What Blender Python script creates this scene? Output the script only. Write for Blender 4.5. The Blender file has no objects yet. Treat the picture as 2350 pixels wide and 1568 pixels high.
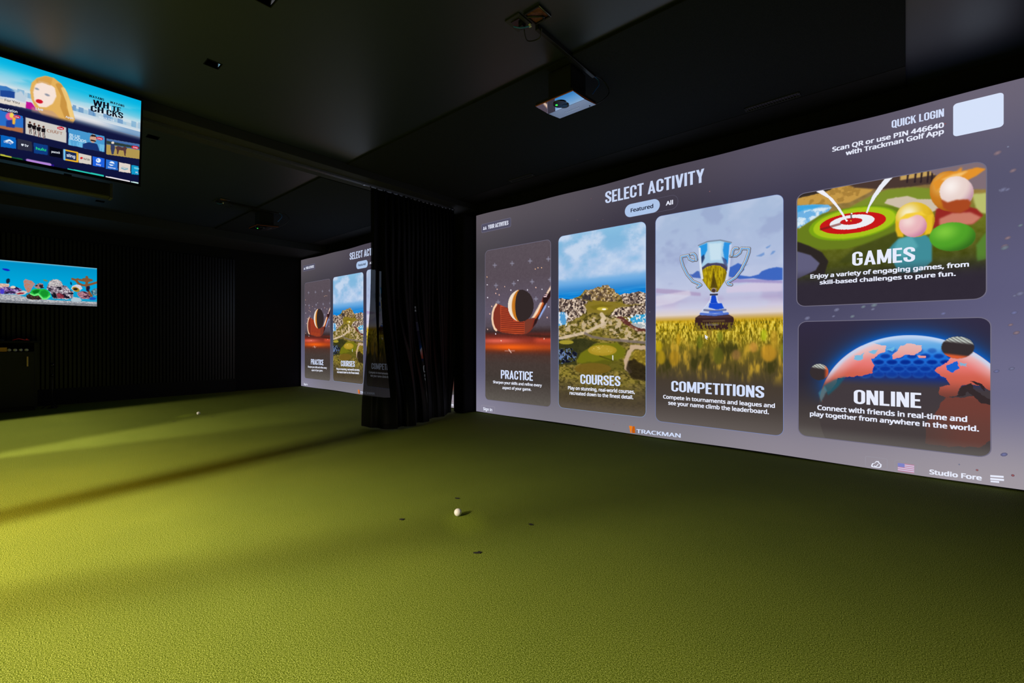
import bpy, bmesh, math, random, os
import numpy as np
from mathutils import Vector, Matrix

# ------------------------------------------------------------------ camera, world, light
scene = bpy.context.scene
C = scene.collection
YAW = math.radians(40.86)
cam_data = bpy.data.cameras.new('camera'); cam = bpy.data.objects.new('camera', cam_data); C.objects.link(cam)
cam.location = (0, 0, 1.0); cam.rotation_euler = (math.radians(90), 0, YAW)
cam_data.sensor_width = 36; cam_data.lens = 1044 / 2350 * 36; cam_data.shift_y = -3 / 2350
cam_data.clip_start = 0.02; cam_data.clip_end = 100
scene.camera = cam
world = bpy.data.worlds.new('world'); scene.world = world; world.use_nodes = True
bg = world.node_tree.nodes['Background']; bg.inputs[0].default_value = (0.6, 0.75, 1.0, 1); bg.inputs[1].default_value = 0.02
scene.view_settings.view_transform = 'Standard'; scene.view_settings.look = 'None'
scene.view_settings.gamma = 1.0; scene.view_settings.exposure = 0.0; scene.view_settings.use_curve_mapping = False

def area_light(name, loc, target, sx, sy, power, col):
    d = bpy.data.lights.new(name, 'AREA'); d.shape = 'RECTANGLE'; d.size = sx; d.size_y = sy
    d.energy = power; d.color = col
    o = bpy.data.objects.new(name, d); C.objects.link(o); o.location = loc
    o.rotation_euler = (Vector(target) - Vector(loc)).to_track_quat('-Z', 'Y').to_euler()
    return o
# daylight: two unseen area lights placed to streak the floor, cut by added blinds
area_light('daylight_right', (-2.3, -7.0, 4.4), (-2.6, 0.6, 0.0), 0.55, 2.2, 2000, (1.0, 0.84, 0.62))
area_light('daylight_left', (-6.3, -7.0, 4.4), (-5.6, 0.6, 0.0), 0.6, 2.2, 1400, (1.0, 0.85, 0.62))
# unseen warm lamp added behind the camera to fill the brown floor shadows
lamp = area_light('warm_fill_lamp', (-3.7, -0.55, 1.9), (-3.7, -0.549, 0.0), 1.4, 0.3, 34, (1.0, 0.56, 0.08))
lamp.data.spread = math.radians(125)

# ------------------------------------------------------------------ helpers
def lin(c):
    c = np.asarray(c, float)
    return np.where(c <= 0.04045, c / 12.92, ((c + 0.055) / 1.055) ** 2.4)
def L8(r, g, b): return tuple(float(x) for x in lin(np.array([r, g, b]) / 255.0)) + (1.0,)

def mesh_obj(name, verts, faces, mat=None, parent=None, smooth=False):
    me = bpy.data.meshes.new(name); me.from_pydata([tuple(v) for v in verts], [], faces); me.update()
    if smooth:
        me.polygons.foreach_set('use_smooth', [True] * len(me.polygons))
    o = bpy.data.objects.new(name, me); C.objects.link(o)
    if mat: me.materials.append(mat)
    if parent: o.parent = parent
    return o
def bm_obj(name, bm, mat=None, parent=None, smooth=False):
    me = bpy.data.meshes.new(name); bm.to_mesh(me); bm.free()
    if smooth: me.polygons.foreach_set('use_smooth', [True] * len(me.polygons))
    o = bpy.data.objects.new(name, me); C.objects.link(o)
    if mat: me.materials.append(mat)
    if parent: o.parent = parent
    return o
def box_bm(x0, x1, y0, y1, z0, z1, bevel=0.0, bm=None):
    own = bm is None
    bm = bm or bmesh.new()
    r = bmesh.ops.create_cube(bm, size=1.0)
    for v in r['verts']:
        v.co = Vector(((x0 + x1) / 2 + v.co.x * (x1 - x0), (y0 + y1) / 2 + v.co.y * (y1 - y0), (z0 + z1) / 2 + v.co.z * (z1 - z0)))
    if bevel and own:
        bmesh.ops.bevel(bm, geom=list(bm.edges), offset=bevel, segments=2, affect='EDGES', profile=0.5)
    return bm
def box(name, x0, x1, y0, y1, z0, z1, mat, parent=None, bevel=0.0):
    return bm_obj(name, box_bm(x0, x1, y0, y1, z0, z1, bevel), mat, parent)
def tube(name, pts, r, mat, parent=None, n=10, sub=6):
    """smooth tube through the points (Catmull-Rom)"""
    P = [Vector(p) for p in pts]; Q = []
    for i in range(len(P) - 1):
        p0 = P[max(i - 1, 0)]; p1 = P[i]; p2 = P[i + 1]; p3 = P[min(i + 2, len(P) - 1)]
        for k in range(sub):
            t = k / sub
            Q.append(0.5 * ((2 * p1) + (p2 - p0) * t + (2 * p0 - 5 * p1 + 4 * p2 - p3) * t * t + (3 * p1 - p0 - 3 * p2 + p3) * t ** 3))
    Q.append(P[-1])
    verts = []; faces = []
    up = Vector((0, 0, 1))
    for i, q in enumerate(Q):
        d = (Q[min(i + 1, len(Q) - 1)] - Q[max(i - 1, 0)]).normalized()
        a = d.cross(up)
        if a.length < 1e-3: a = d.cross(Vector((1, 0, 0)))
        a.normalize(); b = d.cross(a)
        for k in range(n):
            t = 2 * math.pi * k / n
            verts.append(q + (a * math.cos(t) + b * math.sin(t)) * r)
    for i in range(len(Q) - 1):
        for k in range(n):
            faces.append((i * n + k, i * n + (k + 1) % n, (i + 1) * n + (k + 1) % n, (i + 1) * n + k))
    faces.append(tuple(range(n))[::-1]); faces.append(tuple((len(Q) - 1) * n + k for k in range(n)))
    return mesh_obj(name, verts, faces, mat, parent, True)
def lathe(name, prof, mat, parent=None, n=24, loc=(0, 0, 0)):
    verts = []; faces = []
    for (r, z) in prof:
        for k in range(n):
            t = 2 * math.pi * k / n
            verts.append((loc[0] + r * math.cos(t), loc[1] + r * math.sin(t), loc[2] + z))
    for i in range(len(prof) - 1):
        for k in range(n):
            faces.append((i * n + k, i * n + (k + 1) % n, (i + 1) * n + (k + 1) % n, (i + 1) * n + k))
    faces.append(tuple(range(n))[::-1]); faces.append(tuple((len(prof) - 1) * n + k for k in range(n)))
    return mesh_obj(name, verts, faces, mat, parent, True)
def empty(name, loc=(0, 0, 0)):
    o = bpy.data.objects.new(name, None); C.objects.link(o); o.location = loc; o.empty_display_size = 0.1
    return o
def tag(o, label, cat, group=None, kind=None):
    o['label'] = label; o['category'] = cat
    if group: o['group'] = group
    if kind: o['kind'] = kind
    return o
def copy_tree(o, parent=None):
    c = o.copy(); C.objects.link(c); c.parent = parent
    for ch in [x for x in C.objects if x.parent == o]:
        copy_tree(ch, c)
    return c
def hang(o, parent, origin):
    """make o (built in world coordinates) a child of parent standing at origin"""
    o.parent = parent
    o.data.transform(Matrix.Translation(-Vector(origin)))
    return o

# ------------------------------------------------------------------ materials
def mat(name, col, rough=0.6, metal=0.0, spec=0.5, noise=0.0, nscale=40.0, bump=0.0, sheen=0.0):
    m = bpy.data.materials.new(name); m.use_nodes = True
    nt = m.node_tree; p = nt.nodes['Principled BSDF']
    p.inputs['Base Color'].default_value = col; p.inputs['Roughness'].default_value = rough
    p.inputs['Metallic'].default_value = metal; p.inputs['Specular IOR Level'].default_value = spec
    if sheen: p.inputs['Sheen Weight'].default_value = sheen
    if noise or bump:
        tc = nt.nodes.new('ShaderNodeTexCoord'); nz = nt.nodes.new('ShaderNodeTexNoise')
        nz.inputs['Scale'].default_value = nscale; nz.inputs['Detail'].default_value = 4
        nt.links.new(tc.outputs['Object'], nz.inputs['Vector'])
        if noise:
            r = nt.nodes.new('ShaderNodeValToRGB')
            r.color_ramp.elements[0].position = 0.3; r.color_ramp.elements[1].position = 0.7
            r.color_ramp.elements[0].color = tuple(c * (1 - noise) for c in col[:3]) + (1,)
            r.color_ramp.elements[1].color = tuple(min(1, c * (1 + noise)) for c in col[:3]) + (1,)
            nt.links.new(nz.outputs['Fac'], r.inputs['Fac']); nt.links.new(r.outputs['Color'], p.inputs['Base Color'])
        if bump:
            b = nt.nodes.new('ShaderNodeBump'); b.inputs['Strength'].default_value = bump; b.inputs['Distance'].default_value = 0.002
            nt.links.new(nz.outputs['Fac'], b.inputs['Height']); nt.links.new(b.outputs['Normal'], p.inputs['Normal'])
    return m
def glow(name, col, strength=1.0):
    m = bpy.data.materials.new(name); m.use_nodes = True; nt = m.node_tree
    nt.nodes.remove(nt.nodes['Principled BSDF'])
    e = nt.nodes.new('ShaderNodeEmission'); e.inputs[0].default_value = col; e.inputs[1].default_value = strength
    nt.links.new(e.outputs[0], nt.nodes['Material Output'].inputs[0])
    return m
def picture_material(name, strength=1.0):
    """lit picture: emission from the colours computed for the mesh"""
    m = bpy.data.materials.new(name); m.use_nodes = True; nt = m.node_tree
    nt.nodes.remove(nt.nodes['Principled BSDF'])
    a = nt.nodes.new('ShaderNodeAttribute'); a.attribute_name = 'picture'
    e = nt.nodes.new('ShaderNodeEmission'); e.inputs[1].default_value = strength
    nt.links.new(a.outputs['Color'], e.inputs[0]); nt.links.new(e.outputs[0], nt.nodes['Material Output'].inputs[0])
    return m

M = {}
M['ceiling'] = mat('dark_grey_ceiling_paint', (0.024, 0.031, 0.062, 1), 0.42, spec=0.75, noise=0.05, nscale=60, bump=0.05)
M['felt'] = mat('charcoal_felt', (0.014, 0.016, 0.022, 1), 0.95, spec=0.2, noise=0.35, nscale=300, bump=0.3)
M['black_paint'] = mat('black_wall_paint', (0.006, 0.006, 0.007, 1), 0.8, spec=0.25, noise=0.1, nscale=20)
M['trim_black'] = mat('black_trim_paint', (0.007, 0.007, 0.007, 1), 0.7, spec=0.3, noise=0.1, nscale=30)
M['beam'] = mat('dark_beam_paint', (0.020, 0.020, 0.026, 1), 0.8, noise=0.08, nscale=30)
M['slat'] = mat('black_satin_slat', (0.005, 0.005, 0.006, 1), 0.34, spec=0.6, noise=0.2, nscale=25)
M['slat_felt'] = mat('black_slat_backing', (0.004, 0.004, 0.004, 1), 0.95, spec=0.1)
M['plastic'] = mat('black_plastic', (0.012, 0.012, 0.013, 1), 0.45, noise=0.1, nscale=50)
M['gloss_black'] = mat('gloss_black', (0.006, 0.006, 0.007, 1), 0.12)
M['mirror_glass'] = mat('dark_mirror_glass', (0.75, 0.74, 0.78, 1), 0.02, metal=1.0)
M['mirror_front'] = mat('grey_mirror_front', (0.56, 0.54, 0.62, 1), 0.25, metal=1.0)
M['orange_edge_reflection'] = mat('orange_edge_reflection', (0.75, 0.16, 0.03, 1), 0.35)
M['steel'] = mat('brushed_steel', (0.45, 0.46, 0.48, 1), 0.35, metal=1.0, noise=0.1, nscale=80)
M['ball'] = mat('white_golf_ball', (0.86, 0.86, 0.84, 1), 0.35)
M['cabinet'] = mat('dark_cabinet_laminate', (0.006, 0.005, 0.004, 1), 0.55, noise=0.2, nscale=18)
M['brass'] = mat('brass_handle', (0.95, 0.62, 0.18, 1), 0.3, metal=0.0)
M['yellow_card'] = mat('amber_card_box', (0.85, 0.42, 0.05, 1), 0.6, noise=0.1, nscale=60)
M['red_plastic'] = mat('red_plastic', (0.85, 0.02, 0.03, 1), 0.35)
M['copper_box'] = mat('red_primer_metal', (0.24, 0.075, 0.04, 1), 0.5, noise=0.5, nscale=60)
M['grey_plastic'] = mat('grey_plastic', (0.035, 0.035, 0.04, 1), 0.5, noise=0.1, nscale=60)
M['blue_cable'] = mat('blue_cable', (0.03, 0.22, 0.95, 1), 0.4)
M['white_cable'] = mat('white_plastic', (0.75, 0.75, 0.72, 1), 0.4)
M['white_print'] = mat('silver_print', (1.0, 1.0, 1.0, 1), 0.3, metal=1.0)
M['reflector'] = mat('satin_reflector', (0.75, 0.78, 0.82, 1), 0.12, metal=1.0)
M['hole'] = mat('black_rubber', (0.006, 0.006, 0.005, 1), 0.9, noise=0.3, nscale=400)
M['blind'] = mat('grey_roller_blind', (0.03, 0.03, 0.03, 1), 0.9, noise=0.1, nscale=80)
M['back_wall'] = mat('dark_back_wall', (0.03, 0.03, 0.032, 1), 0.9, noise=0.1, nscale=10)

def turf_material():
    m = bpy.data.materials.new('putting_turf'); m.use_nodes = True; nt = m.node_tree; p = nt.nodes['Principled BSDF']
    tc = nt.nodes.new('ShaderNodeTexCoord')
    def noise(scale, detail=3.0, rough=0.6):
        n = nt.nodes.new('ShaderNodeTexNoise'); n.inputs['Scale'].default_value = scale
        n.inputs['Detail'].default_value = detail; n.inputs['Roughness'].default_value = rough
        nt.links.new(tc.outputs['Object'], n.inputs['Vector']); return n
    fine = noise(290, 3.0, 0.85); mid = noise(150, 2.0); broad = noise(1.3, 3.0)
    r = nt.nodes.new('ShaderNodeValToRGB'); e = r.color_ramp.elements
    e[0].position = 0.40; e[0].color = (0.016, 0.027, 0.0004, 1)
    e[1].position = 0.61; e[1].color = (0.37, 0.45, 0.12, 1)
    k = e.new(0.50); k.color = (0.102, 0.152, 0.005, 1)
    nt.links.new(fine.outputs['Fac'], r.inputs['Fac'])
    mx = nt.nodes.new('ShaderNodeMix'); mx.data_type = 'RGBA'; mx.blend_type = 'MULTIPLY'; mx.inputs['Factor'].default_value = 1.0
    r2 = nt.nodes.new('ShaderNodeValToRGB'); r2.color_ramp.elements[0].position = 0.25; r2.color_ramp.elements[1].position = 0.75
    r2.color_ramp.elements[0].color = (0.80, 0.80, 0.75, 1); r2.color_ramp.elements[1].color = (1.12, 1.10, 1.05, 1)
    nt.links.new(mid.outputs['Fac'], r2.inputs['Fac'])
    nt.links.new(r.outputs['Color'], mx.inputs['A']); nt.links.new(r2.outputs['Color'], mx.inputs['B'])
    mx2 = nt.nodes.new('ShaderNodeMix'); mx2.data_type = 'RGBA'; mx2.blend_type = 'MULTIPLY'; mx2.inputs['Factor'].default_value = 1.0
    r3 = nt.nodes.new('ShaderNodeValToRGB'); r3.color_ramp.elements[0].position = 0.3; r3.color_ramp.elements[1].position = 0.7
    r3.color_ramp.elements[0].color = (0.90, 0.92, 0.9, 1); r3.color_ramp.elements[1].color = (1.06, 1.05, 1.0, 1)
    nt.links.new(broad.outputs['Fac'], r3.inputs['Fac'])
    nt.links.new(mx.outputs['Result'], mx2.inputs['A']); nt.links.new(r3.outputs['Color'], mx2.inputs['B'])
    # lighter, yellower oval patches in the turf around the balls
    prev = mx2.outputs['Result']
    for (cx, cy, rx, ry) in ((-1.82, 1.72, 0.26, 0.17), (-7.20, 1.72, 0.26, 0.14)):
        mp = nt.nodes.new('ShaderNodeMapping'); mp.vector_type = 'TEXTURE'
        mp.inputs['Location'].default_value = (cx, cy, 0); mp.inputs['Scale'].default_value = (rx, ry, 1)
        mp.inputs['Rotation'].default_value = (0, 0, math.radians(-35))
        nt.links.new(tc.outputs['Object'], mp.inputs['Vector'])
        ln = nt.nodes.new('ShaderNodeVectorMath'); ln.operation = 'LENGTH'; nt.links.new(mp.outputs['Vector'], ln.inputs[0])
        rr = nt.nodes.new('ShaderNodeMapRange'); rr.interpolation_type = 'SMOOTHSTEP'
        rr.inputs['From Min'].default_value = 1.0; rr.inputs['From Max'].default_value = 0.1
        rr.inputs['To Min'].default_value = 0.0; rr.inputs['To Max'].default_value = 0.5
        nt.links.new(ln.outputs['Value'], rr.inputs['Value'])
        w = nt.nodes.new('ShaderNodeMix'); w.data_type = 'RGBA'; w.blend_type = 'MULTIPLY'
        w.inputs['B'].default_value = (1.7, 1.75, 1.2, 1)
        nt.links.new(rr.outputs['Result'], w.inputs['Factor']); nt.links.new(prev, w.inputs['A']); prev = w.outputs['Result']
    nt.links.new(prev, p.inputs['Base Color'])
    p.inputs['Roughness'].default_value = 0.8; p.inputs['Specular IOR Level'].default_value = 0.06
    b = nt.nodes.new('ShaderNodeBump'); b.inputs['Strength'].default_value = 0.32; b.inputs['Distance'].default_value = 0.003
    nt.links.new(fine.outputs['Fac'], b.inputs['Height']); nt.links.new(b.outputs['Normal'], p.inputs['Normal'])
    return m
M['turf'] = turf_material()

def curtain_material():
    m = bpy.data.materials.new('sheer_black_curtain'); m.use_nodes = True; nt = m.node_tree; p = nt.nodes['Principled BSDF']
    p.inputs['Base Color'].default_value = (0.0025, 0.0025, 0.0025, 1); p.inputs['Roughness'].default_value = 0.5
    p.inputs['Specular IOR Level'].default_value = 0.22
    tc = nt.nodes.new('ShaderNodeTexCoord'); nz = nt.nodes.new('ShaderNodeTexNoise'); nz.inputs['Scale'].default_value = 150
    nt.links.new(tc.outputs['Object'], nz.inputs['Vector'])
    b = nt.nodes.new('ShaderNodeBump'); b.inputs['Strength'].default_value = 0.2; b.inputs['Distance'].default_value = 0.002
    nt.links.new(nz.outputs['Fac'], b.inputs['Height']); nt.links.new(b.outputs['Normal'], p.inputs['Normal'])
    t = nt.nodes.new('ShaderNodeBsdfTransparent'); mx = nt.nodes.new('ShaderNodeMixShader'); mx.inputs[0].default_value = 0.06
    nt.links.new(p.outputs[0], mx.inputs[1]); nt.links.new(t.outputs[0], mx.inputs[2])
    nt.links.new(mx.outputs[0], nt.nodes['Material Output'].inputs[0])
    return m
M['curtain'] = curtain_material()

# ------------------------------------------------------------------ the room
XL, XR, YB, YF, H = -9.95, 1.15, -1.6, 4.53, 2.92
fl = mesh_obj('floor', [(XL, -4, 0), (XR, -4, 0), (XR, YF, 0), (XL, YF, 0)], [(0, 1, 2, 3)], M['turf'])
tag(fl, 'green putting turf covering the whole floor', 'floor', kind='structure')

DOWN = [(-3.64, 1.03), (-2.726, 1.03), (-5.376, 1.03), (-8.41, 1.03)]     # recessed downlights
HALF = 0.04
bm = bmesh.new()
def ceil_rect(x0, x1, y0, y1):
    box_bm(x0, x1, y0, y1, H, H + 0.12, bm=bm)
yr0, yr1 = 1.03 - HALF, 1.03 + HALF
ceil_rect(XL, XR, YB, yr0); ceil_rect(XL, XR, yr1, YF)
xs = sorted(x for x, y in DOWN); x = XL
for d in xs:
    ceil_rect(x, d - HALF, yr0, yr1); x = d + HALF
ceil_rect(x, XR, yr0, yr1)
tag(bm_obj('ceiling', bm, M['ceiling']), 'matte dark grey painted ceiling above both bays', 'ceiling', kind='structure')

tag(box('wall_front', XL - 0.1, XR + 0.1, YF, YF + 0.1, 0, H, M['black_paint']), 'black wall behind the two projection screens', 'wall', kind='structure')
tag(box('wall_left', XL - 0.1, XL, -4, YF, 0, H, M['black_paint']), 'black side wall carrying slats and the aquarium television', 'wall', kind='structure')
tag(box('wall_right', XR, XR + 0.1, -4, YF, 0, H, M['black_paint']), 'black wall at the right end of the room', 'wall', kind='structure')
tag(box('baseboard_left', XL, XL + 0.045, -1.4, 3.20, 0, 0.25, M['trim_black']), 'tall black baseboard under the slatted wall', 'baseboard', kind='structure')
# unseen shop front behind the camera: piers and blinds placed to shape the daylight
wb = bmesh.new()
def pier(x0, x1, z0=0.0, z1=H): box_bm(x0, x1, YB - 0.12, YB, z0, z1, bm=wb)
pier(XL, -7.93); box_bm(-5.92, -5.16, YB - 2.2, YB, 0, H, bm=wb); pier(-3.60, -3.38); pier(-0.2, XR); pier(-7.93, -0.2, 2.6, H)  # wide pier reaches far outward, shaped to block part of the daylight
tag(bm_obj('wall_back', wb, M['back_wall']), 'dark shop front wall with piers behind the viewer', 'wall', kind='structure')
for i, (x0, x1) in enumerate(((-7.93, -5.92), (-5.16, -3.60), (-3.38, -0.2))):
    tag(box('window_%d' % (i + 1), x0, x1, YB - 0.06, YB - 0.045, 1.74, 2.6, M['blind']), 'unseen grey roller blind added in a shop window to cut the daylight', 'window', kind='structure')

# bulkheads along the bay divide and the left wall, dark strips along the screen wall
XB0, XB1 = -4.95, -4.58
tag(box('trim_1', XB0, XB1, YB, YF, 2.83, H, M['beam'], bevel=0.004), 'dark bulkhead beam between the two bays carrying the curtain track', 'beam', kind='structure')
tag(box('trim_2', XL, -8.93, YB, YF, 2.78, H, M['beam'], bevel=0.004), 'dark bulkhead along the top of the slatted wall', 'beam', kind='structure')
tag(box('trim_3', XB1, 0.0, 4.17, YF, 2.90, H, M['trim_black']), 'black ceiling strip above the large screen', 'trim', kind='structure')
tag(box('trim_4', -8.93, -5.165, 4.17, YF, 2.90, H, M['trim_black']), 'black ceiling strip above the far screen', 'trim', kind='structure')
pa = box('acoustic_panel', XB1 + 0.004, 0.0, 2.56, 4.17, 2.902, H, M['felt'], bevel=0.003)
tag(pa, 'wide charcoal felt panel on the ceiling in front of the large screen', 'ceiling panel')
pb = box('acoustic_panel', -8.93, -5.165, 2.56, 4.17, 2.902, H, M['felt'], bevel=0.003)
tag(pb, 'charcoal felt ceiling panel in the far bay beyond the curtain', 'ceiling panel')

# recessed downlights
tagd = ['square recessed downlight in the near ceiling, close to the large television', 'square recessed downlight in the near ceiling, at the top edge of the picture',
        'square recessed downlight just right of the large television in the far bay', 'square recessed downlight under the large television by the slatted wall']
for (dx, dy), lb in zip(DOWN, tagd):
    e = empty('downlight', (dx, 1.03, H)); tag(e, lb, 'downlight', 'recessed ceiling downlights')
    h = HALF; t = 0.006
    fb = bmesh.new()
    for (a0, a1, b0, b1) in ((-h - t, h + t, -h - t, -h), (-h - t, h + t, h, h + t), (-h - t, -h, -h, h), (h, h + t, -h, h)):
        box_bm(a0, a1, b0, b1, -0.003, 0.004, bm=fb)
    bm_obj('trim_ring', fb, M['gloss_black'], e)
    v = [(-h, -h, 0), (h, -h, 0), (h, h, 0), (-h, h, 0), (-h, -h, .09), (h, -h, .09), (h, h, .09), (-h, h, .09)]
    mesh_obj('housing', v, [(0, 1, 5, 4), (1, 2, 6, 5), (3, 0, 4, 7), (4, 5, 6, 7)], M['gloss_black'], e)
    mesh_obj('reflector', [(-h, h - .002, 0.002), (h, h - .002, 0.002), (h * .9, -h * .25, .056), (-h * .3, -h * .25, .056)], [(0, 1, 2, 3)], M['reflector'], e)

# ------------------------------------------------------------------ tracing helpers (photo pixel -> surface)
FPX, CXP, HY = 1044.0, 1175.0, 781.0
CU, SU = math.sin(YAW), math.cos(YAW)
def ray(px, py):
    a = (px - CXP) / FPX; b = (HY - py) / FPX
    return Vector((-(CU - SU * a), SU + CU * a, b))
class Surf:
    """flat surface: origin o, right axis ex, up axis ey (unit)"""
    def __init__(s, o, ex, ey):
        s.o = Vector(o); s.ex = Vector(ex).normalized(); s.ey = Vector(ey).normalized(); s.n = s.ex.cross(s.ey)
    def st(s, px, py):
        d = ray(px, py); c = Vector((0, 0, 1.0))
        t = (s.o - c).dot(s.n) / d.dot(s.n); p = c + d * t - s.o
        return p.dot(s.ex), p.dot(s.ey)
    def at(s, a, b, lift=0.0):
        return s.ex * a + s.ey * b + s.n * lift

_font = [None]
def font():
    if _font[0] is None:
        try:
            _font[0] = bpy.data.fonts.load(os.path.join(bpy.utils.system_resource('DATAFILES'), 'fonts', 'NotoSansHebrew-Regular.woff2'))
        except Exception:
            _font[0] = False
    return _font[0] or None
def text_points(s):
    cu = bpy.data.curves.new('lettering', 'FONT'); cu.body = s; cu.size = 1.0; cu.resolution_u = 3
    if font(): cu.font = font()
    o = bpy.data.objects.new('lettering', cu); C.objects.link(o)
    bpy.context.view_layer.update()
    me = bpy.data.meshes.new_from_object(o.evaluated_get(bpy.context.evaluated_depsgraph_get()))
    bpy.data.objects.remove(o); bpy.data.curves.remove(cu)
    co = np.empty(len(me.vertices) * 3); me.vertices.foreach_get('co', co); co = co.reshape(-1, 3)[:, :2].copy()
    faces = [tuple(p.vertices) for p in me.polygons]
    bpy.data.meshes.remove(me)
    return co, faces
_cap = [None]
def bold_text(s, bold):
    """regular lettering thickened by laying slightly shifted copies over each other"""
    if _cap[0] is None: _cap[0] = text_points('H')[0][:, 1].max()
    co, faces = text_points(s); V = []; F = []
    for dx, dy in (((0, 0),) if not bold else ((0, 0), (-bold, -bold * .6), (bold, -bold * .6), (-bold, bold * .6), (bold, bold * .6))):
        b = sum(len(v) for v in V); V.append(co + np.array([dx, dy])); F += [tuple(i + b for i in f) for f in faces]
    return np.concatenate(V) / _cap[0], F
def block_text(s, track=.055):
    """heavy condensed capitals drawn stroke by stroke, cap height 1"""
    V = []; F = []; x = [0.0]
    tv, th = .158, .135
    def quad(*p):
        b = len(V); V.extend((x[0] + a, q) for a, q in p); F.append((b, b + 1, b + 2, b + 3))
    def rect(x0, y0, x1, y1): quad((x0, y0), (x1, y0), (x1, y1), (x0, y1))
    def arc(cx, cy, rx, ry, ix, iy, a0, a1, n=10):
        for k in range(n):
            t0 = math.radians(a0 + (a1 - a0) * k / n); t1 = math.radians(a0 + (a1 - a0) * (k + 1) / n)
            quad((cx + rx * math.cos(t0), cy + ry * math.sin(t0)), (cx + rx * math.cos(t1), cy + ry * math.sin(t1)),
                 (cx + ix * math.cos(t1), cy + iy * math.sin(t1)), (cx + ix * math.cos(t0), cy + iy * math.sin(t0)))
    w = .465; h = w / 2; R = .22; Rn = R - th
    for ch in s:
        g = w
        if ch == ' ': g = .17
        elif ch in 'OCGQ':
            arc(h, 1 - R, h, R, h - tv, Rn, 0, 180); arc(h, R, h, R, h - tv, Rn, 180, 360); rect(0, R, tv, 1 - R)
            if ch in 'OQ': rect(w - tv, R, w, 1 - R)
            else:
                rect(w - tv, .63, w, 1 - R); rect(w - tv, R, w, .37 if ch == 'C' else .52)
                if ch == 'G': rect(h - .02, .42, w, .53)
            if ch == 'Q': quad((h, .2), (h + .13, .2), (w + .06, -.08), (w - .10, -.08))
        elif ch == 'U': rect(0, R, tv, 1); rect(w - tv, R, w, 1); arc(h, R, h, R, h - tv, Rn, 180, 360)
        elif ch == 'S':
            arc(h, 1 - R, h, R, h - tv, Rn, 0, 180); arc(h, R, h, R, h - tv, Rn, 180, 360)
            rect(w - tv, .68, w, 1 - R); rect(0, .66, tv, 1 - R); rect(w - tv, R, w, .35); rect(0, R, tv, .32)
            quad((0, .68), (tv, .68), (w, .34), (w - tv, .34)); quad((0, .68), (0, .62), (w - tv, .30), (w - tv, .36)); quad((tv, .70), (tv, .60), (w, .34), (w, .40))
        elif ch in 'EFL':
            g = .385; rect(0, 0, tv, 1)
            if ch != 'L': rect(tv, 1 - th, g, 1); rect(tv, .44, g - .04, .44 + th)
            if ch != 'F': rect(tv, 0, g, th)
        elif ch == 'I': g = tv; rect(0, 0, tv, 1)
        elif ch == 'T': g = .43; rect(0, 1 - th, g, 1); rect(g / 2 - tv / 2, 0, g / 2 + tv / 2, 1)
        elif ch in 'PRD':
            lo = 0 if ch == 'D' else .40; q = .2
            rect(0, 0, tv, 1); rect(tv, 1 - th, h, 1); rect(tv, lo, h, lo + th); rect(w - tv, lo + q, w, 1 - q)
            arc(h, 1 - q, h, q, h - tv, q - th, 0, 90, 6); arc(h, lo + q, h, q, h - tv, q - th, 270, 360, 6)
            if ch == 'R': quad((h - .05, .45), (h + .12, .45), (w + .02, 0), (w - .15, 0))
        elif ch == 'A':
            g = .52; quad((0, 0), (.155, 0), (.325, 1), (.195, 1)); quad((g - .155, 0), (g, 0), (.325, 1), (.195, 1)); rect(.12, .20, .40, .32)
        elif ch == 'V': g = .50; quad((0, 1), (.16, 1), (.33, 0), (.17, 0)); quad((g - .16, 1), (g, 1), (.33, 0), (.17, 0))
        elif ch == 'Y': g = .48; rect(.24 - tv / 2, 0, .24 + tv / 2, .5); quad((0, 1), (.16, 1), (.32, .42), (.165, .42)); quad((g - .16, 1), (g, 1), (.315, .42), (.16, .42))
        elif ch == 'N': rect(0, 0, tv - .01, 1); rect(w - tv + .01, 0, w, 1); quad((0, 1), (.17, 1), (w, 0), (w - .17, 0))
        elif ch == 'M':
            g = .60; rect(0, 0, tv - .015, 1); rect(g - tv + .015, 0, g, 1); quad((0, 1), (.17, 1), (.36, .08), (.24, .08)); quad((g - .17, 1), (g, 1), (.36, .08), (.24, .08))
        elif ch == 'H': rect(0, 0, tv, 1); rect(w - tv, 0, w, 1); rect(tv, .43, w - tv, .43 + th)
        elif ch == 'B': rect(0, 0, tv, 1); rect(tv, 0, w - .05, th); rect(tv, 1 - th, w - .05, 1); rect(tv, .44, w - .05, .44 + th); rect(w - tv, .06, w, .47); rect(w - tv, .55, w, .94)
        elif ch == 'W':
            g = .74; quad((0, 1), (.15, 1), (.265, 0), (.13, 0)); quad((.295, 1), (.445, 1), (.265, 0), (.13, 0)); quad((.295, 1), (.445, 1), (.61, 0), (.475, 0)); quad((g - .15, 1), (g, 1), (.61, 0), (.475, 0))
        elif ch == 'K': rect(0, 0, tv, 1); quad((tv, .42), (tv, .62), (w - .15, 1), (w, 1)); quad((.17, .58), (.28, .68), (w + .02, 0), (w - .15, 0))
        x[0] += g + track
    return np.array(V), F
def text_on(surf, name, s, bl, br, tl, material, parent, lift, bold=0.02):
    """lettering whose baseline runs bl->br and whose cap height reaches tl; bold > .03 gives block capitals"""
    co, faces = block_text(s) if bold > .034 and s.upper() == s else bold_text(s, bold)
    x0, x1 = co[:, 0].min(), co[:, 0].max()
    A = np.array(surf.st(*bl)); B = np.array(surf.st(*br)); T = np.array(surf.st(*tl))
    up = T - A
    u = (co[:, 0] - x0) / (x1 - x0); v = co[:, 1] * (1.0 if bold > .034 and s.upper() == s else .9)
    P = A[None] + u[:, None] * (B - A)[None] + v[:, None] * np.array([0, up[1]])[None]
    return mesh_obj(name, [surf.at(p[0], p[1], lift) for p in P], faces, material, parent)
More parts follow.
